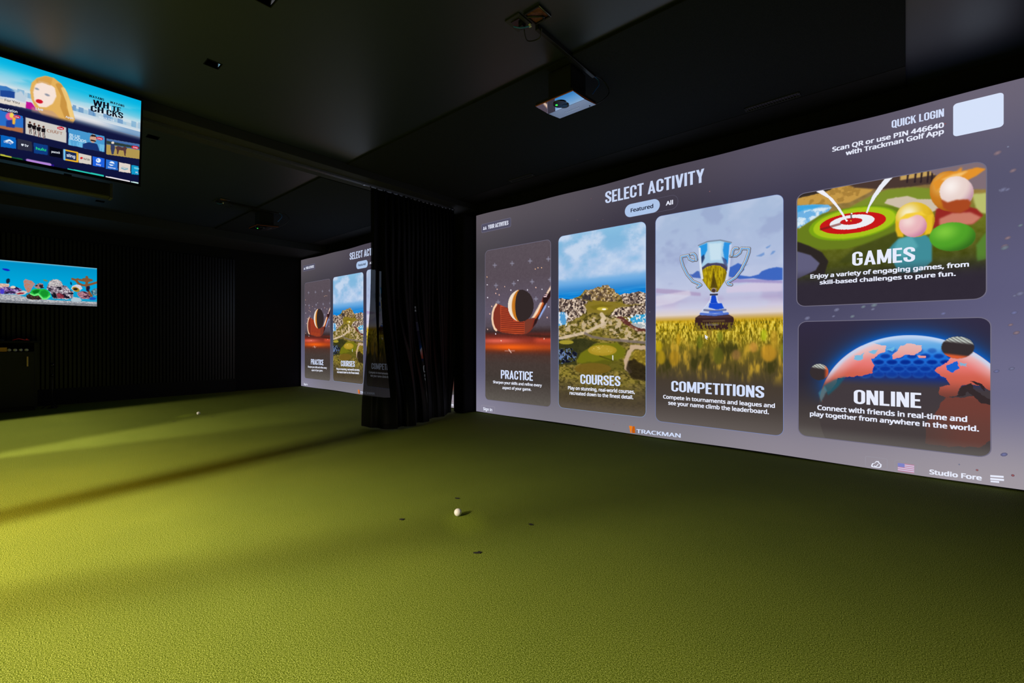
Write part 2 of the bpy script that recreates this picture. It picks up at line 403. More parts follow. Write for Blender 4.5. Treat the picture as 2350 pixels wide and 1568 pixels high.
def poly_on(surf, name, pts, material, parent, lift):
    V = [surf.at(*surf.st(*p), lift) for p in pts]
    o = mesh_obj(name, V, [tuple(range(len(V)))], material, parent)
    return o
def rrect(x0, x1, y0, y1, r, n=6):
    out = []
    for (cx, cy, a0) in ((x1 - r, y1 - r, 0), (x0 + r, y1 - r, 90), (x0 + r, y0 + r, 180), (x1 - r, y0 + r, 270)):
        for k in range(n + 1):
            a = math.radians(a0 + 90 * k / n); out.append((cx + r * math.cos(a), cy + r * math.sin(a)))
    return out
def rrect_on(surf, name, x0, x1, y0, y1, r, material, parent, lift):
    V = [surf.at(a, b, lift) for a, b in rrect(x0, x1, y0, y1, r)]
    return mesh_obj(name, V, [tuple(range(len(V)))], material, parent)
def ring_on(surf, name, x0, x1, y0, y1, r, w, material, parent, lift):
    A = rrect(x0, x1, y0, y1, r); B = rrect(x0 + w, x1 - w, y0 + w, y1 - w, max(r - w, 0.001)); n = len(A)
    V = [surf.at(a, b, lift) for a, b in A + B]
    return mesh_obj(name, V, [(i, (i + 1) % n, n + (i + 1) % n, n + i) for i in range(n)], material, parent)

# ------------------------------------------------------------------ picture painter (numpy)
def value_noise(rng, X, Y):
    G = rng.random((256, 256)); xi = np.floor(X).astype(int); yi = np.floor(Y).astype(int)
    fx = X - xi; fy = Y - yi; fx = fx * fx * (3 - 2 * fx); fy = fy * fy * (3 - 2 * fy)
    g = lambda a, b: G[(yi + b) % 256, (xi + a) % 256]
    return (g(0, 0) * (1 - fx) + g(1, 0) * fx) * (1 - fy) + (g(0, 1) * (1 - fx) + g(1, 1) * fx) * fy
def fbm(seed, X, Y, oct=4):
    rng = np.random.default_rng(seed); s = 0; a = 0.5; t = 0
    for k in range(oct):
        s = s + a * value_noise(rng, X * 2 ** k + 17 * k, Y * 2 ** k + 31 * k); t += a; a *= 0.5
    return s / t
def smooth(e0, e1, x):
    t = np.clip((x - e0) / (e1 - e0), 0, 1); return t * t * (3 - 2 * t)
class Pic:
    """picture on a rectangle [x0,x1]x[y0,y1] of a surface; x to the right, y upward, in metres"""
    def __init__(s, surf, x0, x1, y0, y1, nx, ny, r=0.0):
        s.surf, s.nx, s.ny = surf, nx, ny; s.x0, s.x1, s.y0, s.y1 = x0, x1, y0, y1; s.r = r
        y = np.linspace(y1, y0, ny)
        d = np.minimum(y1 - y, y - y0); ins = np.where(d < r, r - np.sqrt(np.maximum(r * r - (r - d) ** 2, 0)), 0) if r else np.zeros(ny)
        t = np.linspace(0, 1, nx)[None]
        s.X = (x0 + ins)[:, None] * (1 - t) + (x1 - ins)[:, None] * t
        s.Y = np.repeat(y[:, None], nx, 1)
        s.W, s.Hh = x1 - x0, y1 - y0
        s.u = (s.X - x0) / s.W; s.v = (y1 - s.Y) / s.Hh
        s.c = np.zeros((ny, nx, 3)); s.cell = max(s.W / nx, s.Hh / ny)
    def fill(s, stops, t=None):
        t = s.v if t is None else t
        k = [a for a, _ in stops]; cols = np.array([c for _, c in stops], float) / 255
        for i in range(3): s.c[..., i] = np.interp(t, k, cols[:, i])
    def mix(s, mask, col):
        col = np.asarray(col, float)
        if col.max() > 1.5: col = col / 255
        s.c = s.c * (1 - mask[..., None]) + col * mask[..., None]
    def mul(s, mask, f):
        s.c = s.c * (1 - mask[..., None] * (1 - np.asarray(f, float)))
    def mask(s, pts, blur=0, conv=True, warp=0.0, ws=14.0):
        P = np.array([s.surf.st(*p) for p in pts]) if conv else np.array(pts, float)
        m = np.zeros(s.X.shape, bool); X, Y = s.X, s.Y
        if warp:                                   # ragged, natural outline
            X = X + warp * (fbm(901, s.X * ws + 60, s.Y * ws + 60, 4) - .5) * 2; Y = Y + warp * (fbm(902, s.X * ws + 60, s.Y * ws + 60, 4) - .5) * 2
        n = len(P); j = n - 1
        for i in range(n):
            xi, yi = P[i]; xj, yj = P[j]
            if yi != yj:
                c = (yi > Y) != (yj > Y)
                m ^= c & (X < (xj - xi) * (Y - yi) / (yj - yi) + xi)
            j = i
        m = m.astype(float)
        for _ in range(int(blur)):
            m = (np.roll(m, 1, 0) + np.roll(m, -1, 0) + 2 * m) / 4; m = (np.roll(m, 1, 1) + np.roll(m, -1, 1) + 2 * m) / 4
        return m
    def poly(s, pts, col, blur=0, a=1.0): s.mix(s.mask(pts, blur) * a, col)
    def epts(s, cx, cy, rx, ry, rot=0, n=40):
        c, q = math.cos(math.radians(rot)), math.sin(math.radians(rot))
        return [(cx + rx * math.cos(t) * c - ry * math.sin(t) * q, cy + rx * math.cos(t) * q + ry * math.sin(t) * c)
                for t in (2 * math.pi * k / n for k in range(n))]
    def ell(s, cx, cy, rx, ry, col, blur=0, a=1.0, rot=0): s.poly(s.epts(cx, cy, rx, ry, rot), col, blur, a)
    def line(s, pts, w, col, a=1.0, soft=1.0):
        """w: half width in metres"""
        P = np.array([s.surf.st(*p) for p in pts]); d = np.full(s.X.shape, 9.0)
        for i in range(len(P) - 1):
            ax, ay = P[i]; bx, by = P[i + 1]; L = (bx - ax) ** 2 + (by - ay) ** 2 + 1e-9
            t = np.clip(((s.X - ax) * (bx - ax) + (s.Y - ay) * (by - ay)) / L, 0, 1)
            d = np.minimum(d, np.hypot(s.X - ax - t * (bx - ax), s.Y - ay - t * (by - ay)))
        s.mix(a * (1 - smooth(w, w + s.cell * soft, d)), col)
    def build(s, name, material, parent, lift):
        me = bpy.data.meshes.new(name); nx, ny = s.nx, s.ny
        o3, ex, ey, n = (np.array(v) for v in (s.surf.n * lift, s.surf.ex, s.surf.ey, s.surf.n))
        V = (o3[None, None] + s.X[..., None] * ex + s.Y[..., None] * ey).reshape(-1, 3)
        idx = np.arange(nx * ny).reshape(ny, nx)
        F = np.stack([idx[:-1, :-1], idx[1:, :-1], idx[1:, 1:], idx[:-1, 1:]], -1).reshape(-1)
        nf = (nx - 1) * (ny - 1)
        me.vertices.add(nx * ny); me.vertices.foreach_set('co', V.ravel().astype(np.float32))
        me.loops.add(nf * 4); me.loops.foreach_set('vertex_index', F.astype(np.int32))
        me.polygons.add(nf); me.polygons.foreach_set('loop_start', np.arange(0, nf * 4, 4, dtype=np.int32))
        me.update()
        at = me.color_attributes.new('picture', 'FLOAT_COLOR', 'POINT')
        col = np.ones((nx * ny, 4)); col[:, :3] = lin(np.clip(s.c, 0, 1)).reshape(-1, 3)
        at.data.foreach_set('color', col.ravel().astype(np.float32))
        me.materials.append(material)
        o = bpy.data.objects.new(name, me); C.objects.link(o); o.parent = parent
        return o
def zc(sc, ox, oy): return lambda *pts: [(ox + x / sc, oy + y / sc) for x, y in pts]

# ------------------------------------------------------------------ projection screens
YS = 4.47
SX0, SX1, SZ1 = -4.525, 0.60, 2.728
SCX = -1.96
scr = empty('projection_screen', (SCX, YS, 0.0))
S = Surf((SCX, YS, 0.0), (1, 0, 0), (0, 0, 1))
PICM = picture_material('projected_picture')
LET = glow('lettering_light', L8(212, 224, 252)); LETW = glow('lettering_white', L8(232, 236, 252))
DARKLET = glow('lettering_dark', L8(24, 28, 52)); PILL = glow('pill_light', L8(172, 196, 232)); CARD = glow('card_white', L8(214, 226, 250))
EDGE = glow('tile_edge_light', L8(112, 108, 128)); BOXL = glow('badge_fill', L8(82, 80, 100)); ORANGE = glow('logo_orange', L8(238, 128, 20))
ORANGE_D = glow('logo_orange_dark', L8(196, 92, 12))

# plain fabric with the menu's backdrop
bgp = Pic(S, SX0 - SCX, SX1 - SCX, 0.012, SZ1, 180, 100)
CT = np.array([[(92, 85, 92), (86, 80, 88), (76, 70, 82), (86, 80, 97), (108, 101, 118)],
               [(70, 66, 72), (64, 60, 70), (54, 50, 64), (60, 57, 78), (88, 86, 112)],
               [(80, 77, 92), (62, 59, 74), (60, 57, 78), (72, 70, 97), (94, 92, 124)],
               [(96, 94, 120), (86, 84, 102), (84, 82, 106), (94, 92, 120), (110, 108, 138)],
               [(134, 130, 150), (126, 122, 132), (130, 126, 134), (142, 135, 146), (160, 152, 160)]], float) / 255
fx = bgp.u * 4; fy = bgp.v * 4; ix = np.minimum(fx.astype(int), 3); iy = np.minimum(fy.astype(int), 3)
tx = (fx - ix)[..., None]; ty = (fy - iy)[..., None]; tx = tx * tx * (3 - 2 * tx); ty = ty * ty * (3 - 2 * ty)
bgp.c = (CT[iy, ix] * (1 - tx) + CT[iy, ix + 1] * tx) * (1 - ty) + (CT[iy + 1, ix] * (1 - tx) + CT[iy + 1, ix + 1] * tx) * ty
# the sheet hangs with slightly slack top and bottom hems
fab = bgp.build('screen_fabric', PICM, scr, 0.0)
rip = np.random.default_rng(3)
ph = rip.random(6) * 6.28
for v in fab.data.vertices:
    if v.co.z > SZ1 - 0.02: v.co.z += 0.005 * math.sin(v.co.x * 2.1 + ph[0]) + 0.004 * math.sin(v.co.x * 5.3 + ph[1])
    if v.co.z < 0.05: v.co.z += 0.004 * math.sin(v.co.x * 3.1 + ph[2])
# black webbing hems and the weighted skirt below the picture
M['webbing'] = mat('black_webbing', (0.004, 0.004, 0.004, 1), 0.85, spec=0.2)
box('back_cloth', SX0 - SCX - 0.02, SX1 - SCX + 0.02, 0.02, 0.026, 0.0, SZ1 + 0.02, M['webbing'], scr)

# drifting sparks on the backdrop
rng = random.Random(11)
sp_v, sp_f, sp_c = [], [], []
def spark(x, z, r, col, stretch=1.0, rot=0.0):
    b = len(sp_v); n = 8
    sp_v.append((x, z)); sp_c.append(col)
    back = tuple(0.15 * c + 0.85 * q for c, q in zip(col, (84, 82, 106)))
    for k in range(n):
        t = 2 * math.pi * k / n; a, q = r * stretch * math.cos(t), r * math.sin(t)
        sp_v.append((x + a * math.cos(rot) - q * math.sin(rot), z + a * math.sin(rot) + q * math.cos(rot))); sp_c.append(back)
    for k in range(n): sp_f.append((b, b + 1 + k, b + 1 + (k + 1) % n))
for k in range(46):
    x = rng.uniform(-4.2, 0.55); z = rng.uniform(0.05, 2.6)
    w = (x + 4.5) / 5.1
    spark(x - SCX, z, rng.uniform(0.003, 0.006) + 0.005 * w * rng.random(), rng.choice([(170, 88, 76), (150, 136, 146), (180, 100, 84), (136, 142, 166)]))
for k in range(24):
    x = rng.uniform(0.44, 0.58) if k % 3 else rng.uniform(-0.7, 0.4); z = rng.uniform(0.15, 2.5) if k % 3 else rng.uniform(1.18, 1.27)
    spark(x - SCX, z, rng.uniform(0.008, 0.016), rng.choice([(122, 124, 156), (116, 120, 166), (146, 122, 128), (120, 136, 146)]), 1.5, 0.5)
me = bpy.data.meshes.new('spark'); me.from_pydata([S.at(a, b, 0.0012) for a, b in sp_v], [], sp_f)
at = me.color_attributes.new('picture', 'FLOAT_COLOR', 'POINT')
at.data.foreach_set('color', np.concatenate([lin(np.array(sp_c) / 255), np.ones((len(sp_c), 1))], 1).ravel().astype(np.float32))
me.materials.append(PICM); so = bpy.data.objects.new('drifting_sparks', me); C.objects.link(so); so.parent = scr; so['kind'] = 'stuff'

LT, LX, LX2 = 0.002, 0.004, 0.006      # stacking of the projected layers
def tile(x0, x1, z0, z1, nx, ny, r=0.062): return Pic(S, x0 - SCX, x1 - SCX, z0, z1, nx, ny, r)
def edge(p, parent, w=0.006, m=None):
    ring_on(S, 'tile_edge', p.x0 - .002, p.x1 + .002, p.y0 - .002, p.y1 + .002, p.r + .002, w, m or EDGE, parent, LT + 0.0005)

# --- practice
za = zc(9.8, 1110, 640); z4 = zc(5.407, 1090, 430); z5 = zc(5.0585, 1090, 700)
p = tile(-4.350, -3.243, 0.188, 2.222, 170, 330)
p.fill([(0, (90, 80, 88)), (.2, (88, 77, 86)), (.42, (98, 88, 106)), (.51, (84, 74, 84)), (.545, (60, 44, 44)), (.565, (92, 40, 34)), (.60, (136, 48, 36)), (.635, (140, 50, 34)),
        (.665, (96, 44, 32)), (.70, (76, 54, 48)), (.75, (70, 58, 54)), (.85, (66, 58, 54)), (1, (96, 90, 84))])
n = fbm(5, p.u * 60, p.v * 110, 2); p.c += (n - .5)[..., None] * .03
gl_ = np.exp(-((p.v - .645) / .022) ** 2) * (.35 + .65 * np.exp(-((p.u - .42) / .33) ** 2)); p.mix(gl_, (240, 96, 22))
gl_ = np.exp(-((p.v - .605) / .016) ** 2) * np.exp(-((p.u - .22) / .30) ** 2); p.mix(gl_ * .9, (232, 104, 84))
gl_ = np.exp(-((p.v - .60) / .018) ** 2) * smooth(.72, .85, p.u); p.mix(gl_ * .8, (206, 76, 50))
p.poly(za((900, 1255), (1510, 1265), (1510, 1340), (1250, 1320), (1000, 1290)), (60, 34, 28), 3, .85)
def plus(q, cx, cy, r, col, a):
    q.line([(cx - r, cy), (cx + r, cy)], .004, col, a, 1.5); q.line([(cx, cy - r * 1.1), (cx, cy + r * 1.1)], .004, col, a, 1.5)
for (x, y) in z4((247, 968), (462, 945), (685, 915), (912, 890), (262, 1218), (483, 1195), (710, 1172), (935, 1145), (288, 1425), (758, 1385)):
    plus(p, x, y, 3.8, (150, 150, 172), .55)
for (x, y, o) in ((80, 135, 0), (772, 40, 0), (475, 175, 1), (305, 235, 1), (275, 330, 1), (350, 362, 1), (90, 422, 0), (613, 257, 0), (988, 250, 0), (1175, 200, 1), (1314, 235, 0),
                  (1465, 628, 0), (1430, 873, 1), (185, 622, 1), (141, 790, 1), (88, 1137, 1), (270, 1240, 0), (395, 1395, 1), (1360, 1350, 1)):
    (x, y), = za((x, y)); p.ell(x, y, 1.2, 1.5, (250, 200, 180) if o else (240, 236, 250), 0, .9)
for (x, y) in z4((750, 1015), (783, 1000), (828, 997), (152, 1113)): p.ell(x, y, 1.1, 1.3, (240, 190, 150))
for (x, y) in z5((405, 533),): p.line([(x - 11, y), (x + 11, y)], .003, (200, 150, 140), .6); p.line([(x - 2, y - 3), (x + 3, y + 4)], .005, (230, 200, 190), .8)
# club head
p.poly(za((290, 572), (330, 565), (380, 590), (545, 665), (700, 900), (1000, 905), (1100, 890), (1290, 560), (1330, 420), (1380, 380), (1515, 140), (1515, 380), (1420, 540), (1230, 900),
          (1180, 1010), (1050, 1180), (960, 1235), (860, 1245), (700, 1240), (400, 1205), (290, 1160), (215, 1050), (185, 900), (205, 740), (240, 640)), (128, 50, 36))
p.poly(za((1330, 420), (1380, 380), (1515, 170), (1515, 380), (1420, 540), (1230, 900), (1180, 1010), (1100, 1100), (1150, 930), (1260, 760), (1340, 560)), (44, 24, 26), 1)
p.poly(za((375, 590), (545, 665), (640, 900), (800, 960), (920, 960), (920, 1235), (700, 1235), (385, 1195)), (190, 74, 44), 1)
p.poly(za((400, 1100), (910, 1130), (910, 1230), (700, 1235), (400, 1195)), (214, 88, 40), 4, .6)
p.poly(za((920, 960), (1000, 910), (1120, 895), (1080, 1090), (960, 1230), (925, 1235)), (120, 58, 44), 2)
for k in range(13):
    y = 655 + k * 44.5; xe = 905 if y > 960 else 545 + max(0, y - 665) * .45
    p.line(za((400, y), (xe, y + (xe - 400) * .045)), .0035, (104, 36, 26), .85, 1.2)
p.line(za((285, 580), (235, 660), (205, 760), (195, 900), (212, 1020), (250, 1120), (285, 1155)), .010, (252, 214, 180), .95, 2)
p.poly(za((1515, 150), (1440, 270), (1405, 340), (1440, 345), (1515, 240)), (246, 216, 190), 1)
p.poly(za((1370, 352), (1440, 352), (1430, 372), (1370, 372)), (240, 200, 205)); p.poly(za((1355, 390), (1425, 385), (1415, 415), (1355, 415)), (240, 205, 210))
p.poly(za((1275, 535), (1335, 535), (1290, 640), (1210, 800), (1150, 870), (1065, 890), (1120, 820), (1210, 660)), (246, 214, 184), 1)
p.line(za((1335, 560), (1240, 770), (1170, 870)), .008, (214, 100, 36), .8, 2)
p.poly(za((1420, 545), (1380, 600), (1290, 760), (1225, 900), (1250, 910), (1330, 770), (1400, 640)), (150, 176, 236), 1)
# ball
bx, by, rx, ry = 1110 + 838 / 9.8, 640 + 605 / 9.8, 29.6, 36.8
p.ell(bx, by, rx, ry, (50, 40, 40))
bm_ = p.mask(p.epts(bx, by, rx, ry)); cxs, czs = S.st(bx, by); rxm = abs(S.st(bx + rx, by)[0] - cxs); rzm = abs(S.st(bx, by + ry)[1] - czs)
qx = (p.X - cxs) / rxm; qz = (p.Y - czs) / rzm; sh = qx / np.sqrt(np.maximum(1 - qz * qz * .96, .05))
dim = .5 + .5 * np.sin(p.X * 240 + np.floor(p.Y * 40) * 3.14) * np.sin(p.Y * 126)
p.mix(bm_ * (1 - smooth(-.50, -.42, sh)) * (.55 + .45 * dim), (238, 140, 30)); p.mix(bm_ * (1 - smooth(-.80, -.66, sh)), (240, 224, 206))
t1 = p.build('menu_tile', PICM, scr, LT); edge(p, t1); t1['label'] = 'practice tile with a glowing club face and dark ball'
text_on(S, 'title_lettering', 'PRACTICE', (1149.9, 869), (1223.4, 874.4), (1149.9, 849.3), LET, t1, LX, .035)
text_on(S, 'caption_lettering', 'Sharpen your skills and refine every', (1131.9, 879.5), (1243.8, 887.8), (1131.9, 873.2), LETW, t1, LX, .030)
text_on(S, 'caption_lettering', 'aspect of your game.', (1153.3, 892.7), (1219.5, 897.2), (1153.3, 886.2), LETW, t1, LX, .030)

# --- courses
p = tile(-3.130, -2.033, 0.198, 2.233, 290, 540)
p.fill([(0, (136, 190, 224)), (.06, (128, 182, 220)), (.24, (150, 190, 228)), (.285, (104, 168, 224)), (.315, (62, 142, 210)), (.35, (14, 128, 212)), (.40, (0, 140, 224)), (.48, (20, 128, 200)), (1, (20, 120, 190))])
cl = fbm(21, p.u * 4.5, p.v * 11, 6); band = np.exp(-((p.v - .19) / .07) ** 2)
p.mix(smooth(.38, .70, cl + .26 * band - .02) * (1 - smooth(.245, .275, p.v + .06 * (cl - .5))) * .85, (184, 204, 234)); p.mix(smooth(.52, .72, cl + .14 * band) * (1 - smooth(.24, .265, p.v + .06 * (cl - .5))) * .6, (208, 222, 240))
w = fbm(22, p.u * 5, p.v * 190, 3); p.mix(smooth(.48, .75, w) * smooth(.31, .35, p.v) * (1 - smooth(.5, .52, p.v)) * .30, (90, 186, 238)); p.mix((1 - smooth(.3, .46, w)) * smooth(.31, .35, p.v) * (1 - smooth(.5, .52, p.v)) * .3, (0, 96, 190))
rk = fbm(31, p.u * 66, p.v * 124, 3); rk2 = fbm(32, p.u * 30, p.v * 60, 4); gr = fbm(33, p.u * 40, p.v * 120, 4); big = fbm(34, p.u * 9, p.v * 22, 4)
def land(pts, blur=0, warp=.018): return p.mask(pts, blur, True, warp, 16.0)
Lm = np.clip(land(z4((1000, 1400), (1100, 1405), (1200, 1385), (1300, 1350), (1360, 1280), (1440, 1262), (1510, 1240), (1560, 1238), (1590, 1205), (1650, 1215), (1700, 1250), (1740, 1290), (1800, 1330), (1880, 1345), (1990, 1318),
                (2030, 1295), (2070, 1325), (2160, 1330), (2160, 1850), (1000, 1850))) + land(z5((930, -60), (2040, -60), (2040, 1340), (930, 1340))), 0, 1)
p.mix(Lm, (112, 98, 46)); p.mix(Lm * smooth(.42, .70, gr) * .8, (160, 140, 62)); p.mix(Lm * (1 - smooth(.28, .48, gr)) * .85, (60, 54, 18)); p.mix(Lm * smooth(.5, .7, big) * .35, (128, 118, 30)); p.mix(Lm * (1 - smooth(.3, .46, big)) * .35, (56, 54, 18))
rocks = np.clip(land(z4((1000, 1395), (1300, 1375), (1400, 1420), (1370, 1568), (1000, 1568))) + land(z4((1800, 1330), (2030, 1295), (2160, 1330), (2160, 1568), (1700, 1568), (1720, 1530), (1850, 1450)))
                + land(z5((930, -20), (1240, -20), (1250, 110), (1100, 200), (1040, 200), (930, 100))) + land(z5((1700, 0), (2040, 0), (2040, 90), (1850, 130), (1720, 150), (1560, 130))), 0, 1)
p.mix(rocks, (126, 104, 88)); p.mix(rocks * smooth(.44, .66, rk), (228, 208, 188)); p.mix(rocks * (1 - smooth(.30, .46, rk)), (48, 38, 42)); p.mix(rocks * (1 - smooth(.34, .46, rk2)) * .4, (60, 46, 46))
hill = land(z4((1320, 1400), (1365, 1285), (1440, 1262), (1510, 1240), (1560, 1238), (1590, 1205), (1650, 1215), (1700, 1250), (1740, 1290), (1800, 1335), (1800, 1400), (1720, 1420), (1560, 1425), (1400, 1405)))
p.mix(hill, (136, 112, 76)); p.mix(hill * smooth(.46, .6, rk2), (164, 134, 64)); p.mix(hill * (1 - smooth(.30, .48, rk)) * .8, (70, 54, 48)); p.mix(hill * smooth(.56, .72, rk) * .9, (222, 198, 166))
p.poly(z4((1320, 1385), (1365, 1310), (1400, 1345), (1430, 1330), (1440, 1390), (1390, 1405)), (36, 36, 50), 3, .75); p.poly(z4((1560, 1300), (1600, 1340), (1560, 1400), (1500, 1395)), (70, 54, 44), 4, .6)
p.mix(land(z4((1390, 1425), (1550, 1408), (1760, 1430), (1880, 1450), (1760, 1500), (1680, 1568), (1440, 1568), (1370, 1500)), 3), (136, 118, 36)); p.mix(land(z5((1260, -10), (1990, -10), (1600, 40), (1560, 120), (1440, 110), (1300, 90)), 4) * .8, (134, 116, 42))
p.poly(z4((1420, 1480), (1560, 1450), (1720, 1470), (1620, 1500), (1480, 1520)), (116, 102, 22), 4, .7)
p.ell(*z5((1480, 45))[0], 13, 4, (196, 176, 56), 2); p.ell(*z5((1500, 50))[0], 5, 2, (252, 244, 226), 1)
# bays of blue water with surf
p.mix(land(z5((930, 85), (1040, 90), (1070, 150), (1050, 230), (930, 262)), 1), (84, 156, 208)); p.mix(land(z5((930, 80), (1060, 85), (1095, 170), (1060, 245), (930, 275))) * smooth(.46, .64, rk2) * .9, (230, 232, 238))
p.mix(land(z5((2040, 90), (1900, 108), (1800, 160), (1830, 200), (2040, 218)), 1), (54, 160, 208)); p.mix(land(z5((2040, 205), (1830, 195), (1800, 230), (1880, 285), (2040, 315)), 2) * .8, (178, 196, 216))
p.mix(land(z5((2040, 85), (1820, 120), (1740, 170), (1880, 290), (2040, 315))) * smooth(.52, .66, rk), (238, 232, 226))
p.mix(land(z5((1640, 140), (1700, 135), (1780, 190), (1880, 265), (2040, 295), (2040, 322), (1860, 300), (1740, 225)), 1), (96, 50, 44))
# sandy ground and paths
sand_ = land(z5((960, 300), (1100, 240), (1250, 185), (1400, 150), (1620, 135), (1760, 200), (1900, 300), (2040, 340), (2040, 440), (1700, 420), (1450, 300), (1300, 330), (960, 410)), 3, .03)
p.mix(sand_ * smooth(.48, .64, rk2) * .8, (214, 190, 160)); p.mix(sand_ * smooth(.54, .68, gr) * .5, (196, 168, 120))
for pts, wd, col in ((((985, 390), (1150, 352), (1290, 320), (1420, 255), (1510, 215), (1480, 190)), .010, (214, 192, 166)), (((1280, 330), (1360, 370), (1500, 395), (1760, 420), (1985, 440)), .007, (120, 106, 100)), (((1470, 110), (1500, 150), (1480, 180)), .016, (222, 200, 170))):
    p.line(z5(*pts), wd, col, .85, 4)
p.mix(land(z5((2040, 470), (1900, 462), (1800, 470), (1775, 540), (1725, 640), (1735, 720), (1800, 800), (1830, 780), (1770, 690), (1790, 600), (1850, 520), (2040, 510)), 2, .02), (196, 168, 138))
# lower fairway and greens, getting darker toward the caption
p.mix(land(z5((930, 410), (1300, 395), (1420, 430), (1330, 500), (1180, 640), (1180, 700), (930, 700)), 5) * .85, (46, 48, 24))
bl = land(z5((930, 520), (1120, 500), (1190, 560), (1160, 660), (930, 690)), 2); p.mix(bl * smooth(.44, .62, rk), (104, 128, 176)); p.mix(bl * (1 - smooth(.40, .5, rk2)), (20, 22, 38))
p.mix(land(z5((1230, 560), (1400, 450), (1650, 440), (1760, 520), (1720, 620), (1560, 680), (1300, 690), (1180, 670)), 5), (112, 112, 22)); p.mix(land(z5((1200, 680), (1500, 640), (1720, 640), (1740, 760), (1300, 760)), 7) * .7, (84, 80, 22))
p.ell(*z5((1480, 527))[0], 33, 12.5, (170, 142, 38), 2); p.ell(*z5((1480, 522))[0], 26, 8, (184, 156, 50), 6, .7); p.mix(p.mask(p.epts(*z5((1480, 520))[0], 26, 9)) * smooth(.66, .74, rk) * .6, (236, 212, 130))
p.ell(*z5((1060, 433))[0], 17, 5, (164, 150, 48), 2); p.ell(*z5((1370, 740))[0], 42, 13, (116, 92, 30), 2, .9)
p.line(z5((1601, 590), (1601, 640)), .004, (236, 236, 232)); p.line(z5((1450, 595), (1595, 645)), .005, (70, 66, 18), .6, 2)
p.mix(land(z5((1850, 530), (2040, 510), (2040, 740), (1880, 720), (1810, 650)), 4) * .8, (134, 112, 32)); p.mix(land(z5((1850, 530), (2040, 510), (2040, 740), (1880, 720), (1810, 650)), 2) * smooth(.5, .66, gr) * .7, (176, 150, 52))
p.mix(land(z5((1770, 640), (1850, 630), (2040, 740), (2040, 900), (1820, 850), (1760, 740)), 6) * .85, (36, 28, 18))
dk = smooth(.80, .93, p.v); p.mix(dk * .88, (70, 60, 48)); p.mix(smooth(.93, 1, p.v) * .7, (98, 88, 78))
t2 = p.build('menu_tile', PICM, scr, LT); edge(p, t2, .003, glow('tile_edge_pale', L8(140, 172, 220))); t2['label'] = 'courses tile with a rocky seaside golf course'
text_on(S, 'title_lettering', 'COURSES', (1332.2, 880.9), (1424.1, 886.8), (1332.2, 859.1), LET, t2, LX, .035)
text_on(S, 'caption_lettering', 'Play on stunning, real-world courses,', (1303.9, 893.7), (1457.3, 903.6), (1303.9, 885.6), LETW, t2, LX, .030)
text_on(S, 'caption_lettering', 'recreated down to the finest detail.', (1307.5, 905.6), (1453.7, 916.2), (1307.5, 897.6), LETW, t2, LX, .030)

# --- competitions
z6 = zc(5.406, 1490, 430); z7 = zc(5.0588, 1490, 700)
p = tile(-1.928, -0.792, 0.176, 2.257, 340, 590)
p.fill([(0, (166, 186, 216)), (.25, (174, 188, 220)), (.36, (188, 196, 224)), (.42, (178, 168, 204)), (.455, (206, 200, 222)), (.485, (222, 208, 200)), (.498, (206, 176, 120)), (.515, (196, 156, 24)), (.54, (190, 158, 26)),
        (.58, (160, 136, 28)), (.64, (112, 98, 30)), (.72, (86, 74, 36)), (.80, (70, 60, 50)), (.9, (72, 64, 60)), (1, (98, 90, 86))])
cl = fbm(41, p.u * 4, p.v * 9, 4); p.mix(smooth(.5, .75, cl) * (1 - smooth(.44, .49, p.v)) * .5, (196, 206, 230)); p.mix((1 - smooth(.3, .45, cl)) * (1 - smooth(.44, .49, p.v)) * .3, (130, 140, 186))
p.poly(z6((80, 1255), (300, 1270), (640, 1310), (640, 1350), (300, 1330), (80, 1310)), (168, 146, 186), 5, .7)
p.poly(z6((80, 1350), (500, 1280), (520, 1340), (300, 1440), (80, 1480)), (224, 220, 232), 8, .6)
p.poly(z6((960, 1240), (1300, 1180), (1650, 1180), (1650, 1290), (1200, 1300), (960, 1310)), (214, 200, 224), 8, .7)
p.poly(z6((500, 1080), (540, 1080), (590, 1040), (620, 1040), (640, 1130), (540, 1120)), (58, 92, 180), 2, .9)
p.poly(z6((980, 1000), (1040, 975), (1100, 940), (1150, 960), (1180, 1020), (1120, 1090), (1250, 1110), (1360, 1080), (1400, 1040), (1480, 1010), (1580, 990), (1655, 1000), (1655, 1150), (1480, 1160), (1300, 1130), (1120, 1140), (990, 1110)), (48, 92, 188), 2, .9)
p.poly(z6((990, 1120), (1120, 1140), (1340, 1140), (1655, 1160), (1655, 1190), (1200, 1180), (990, 1190)), (150, 130, 190), 5, .7)
for q in (((1320, 855), (1380, 830), (1425, 808), (1430, 835), (1390, 860)), ((1440, 750), (1510, 712), (1490, 745), (1460, 760)), ((1500, 840), (1530, 790), (1570, 790), (1540, 825)), ((1170, 975), (1240, 945), (1200, 975))):
    p.poly(z6(*q), (96, 140, 204), 2, .75)
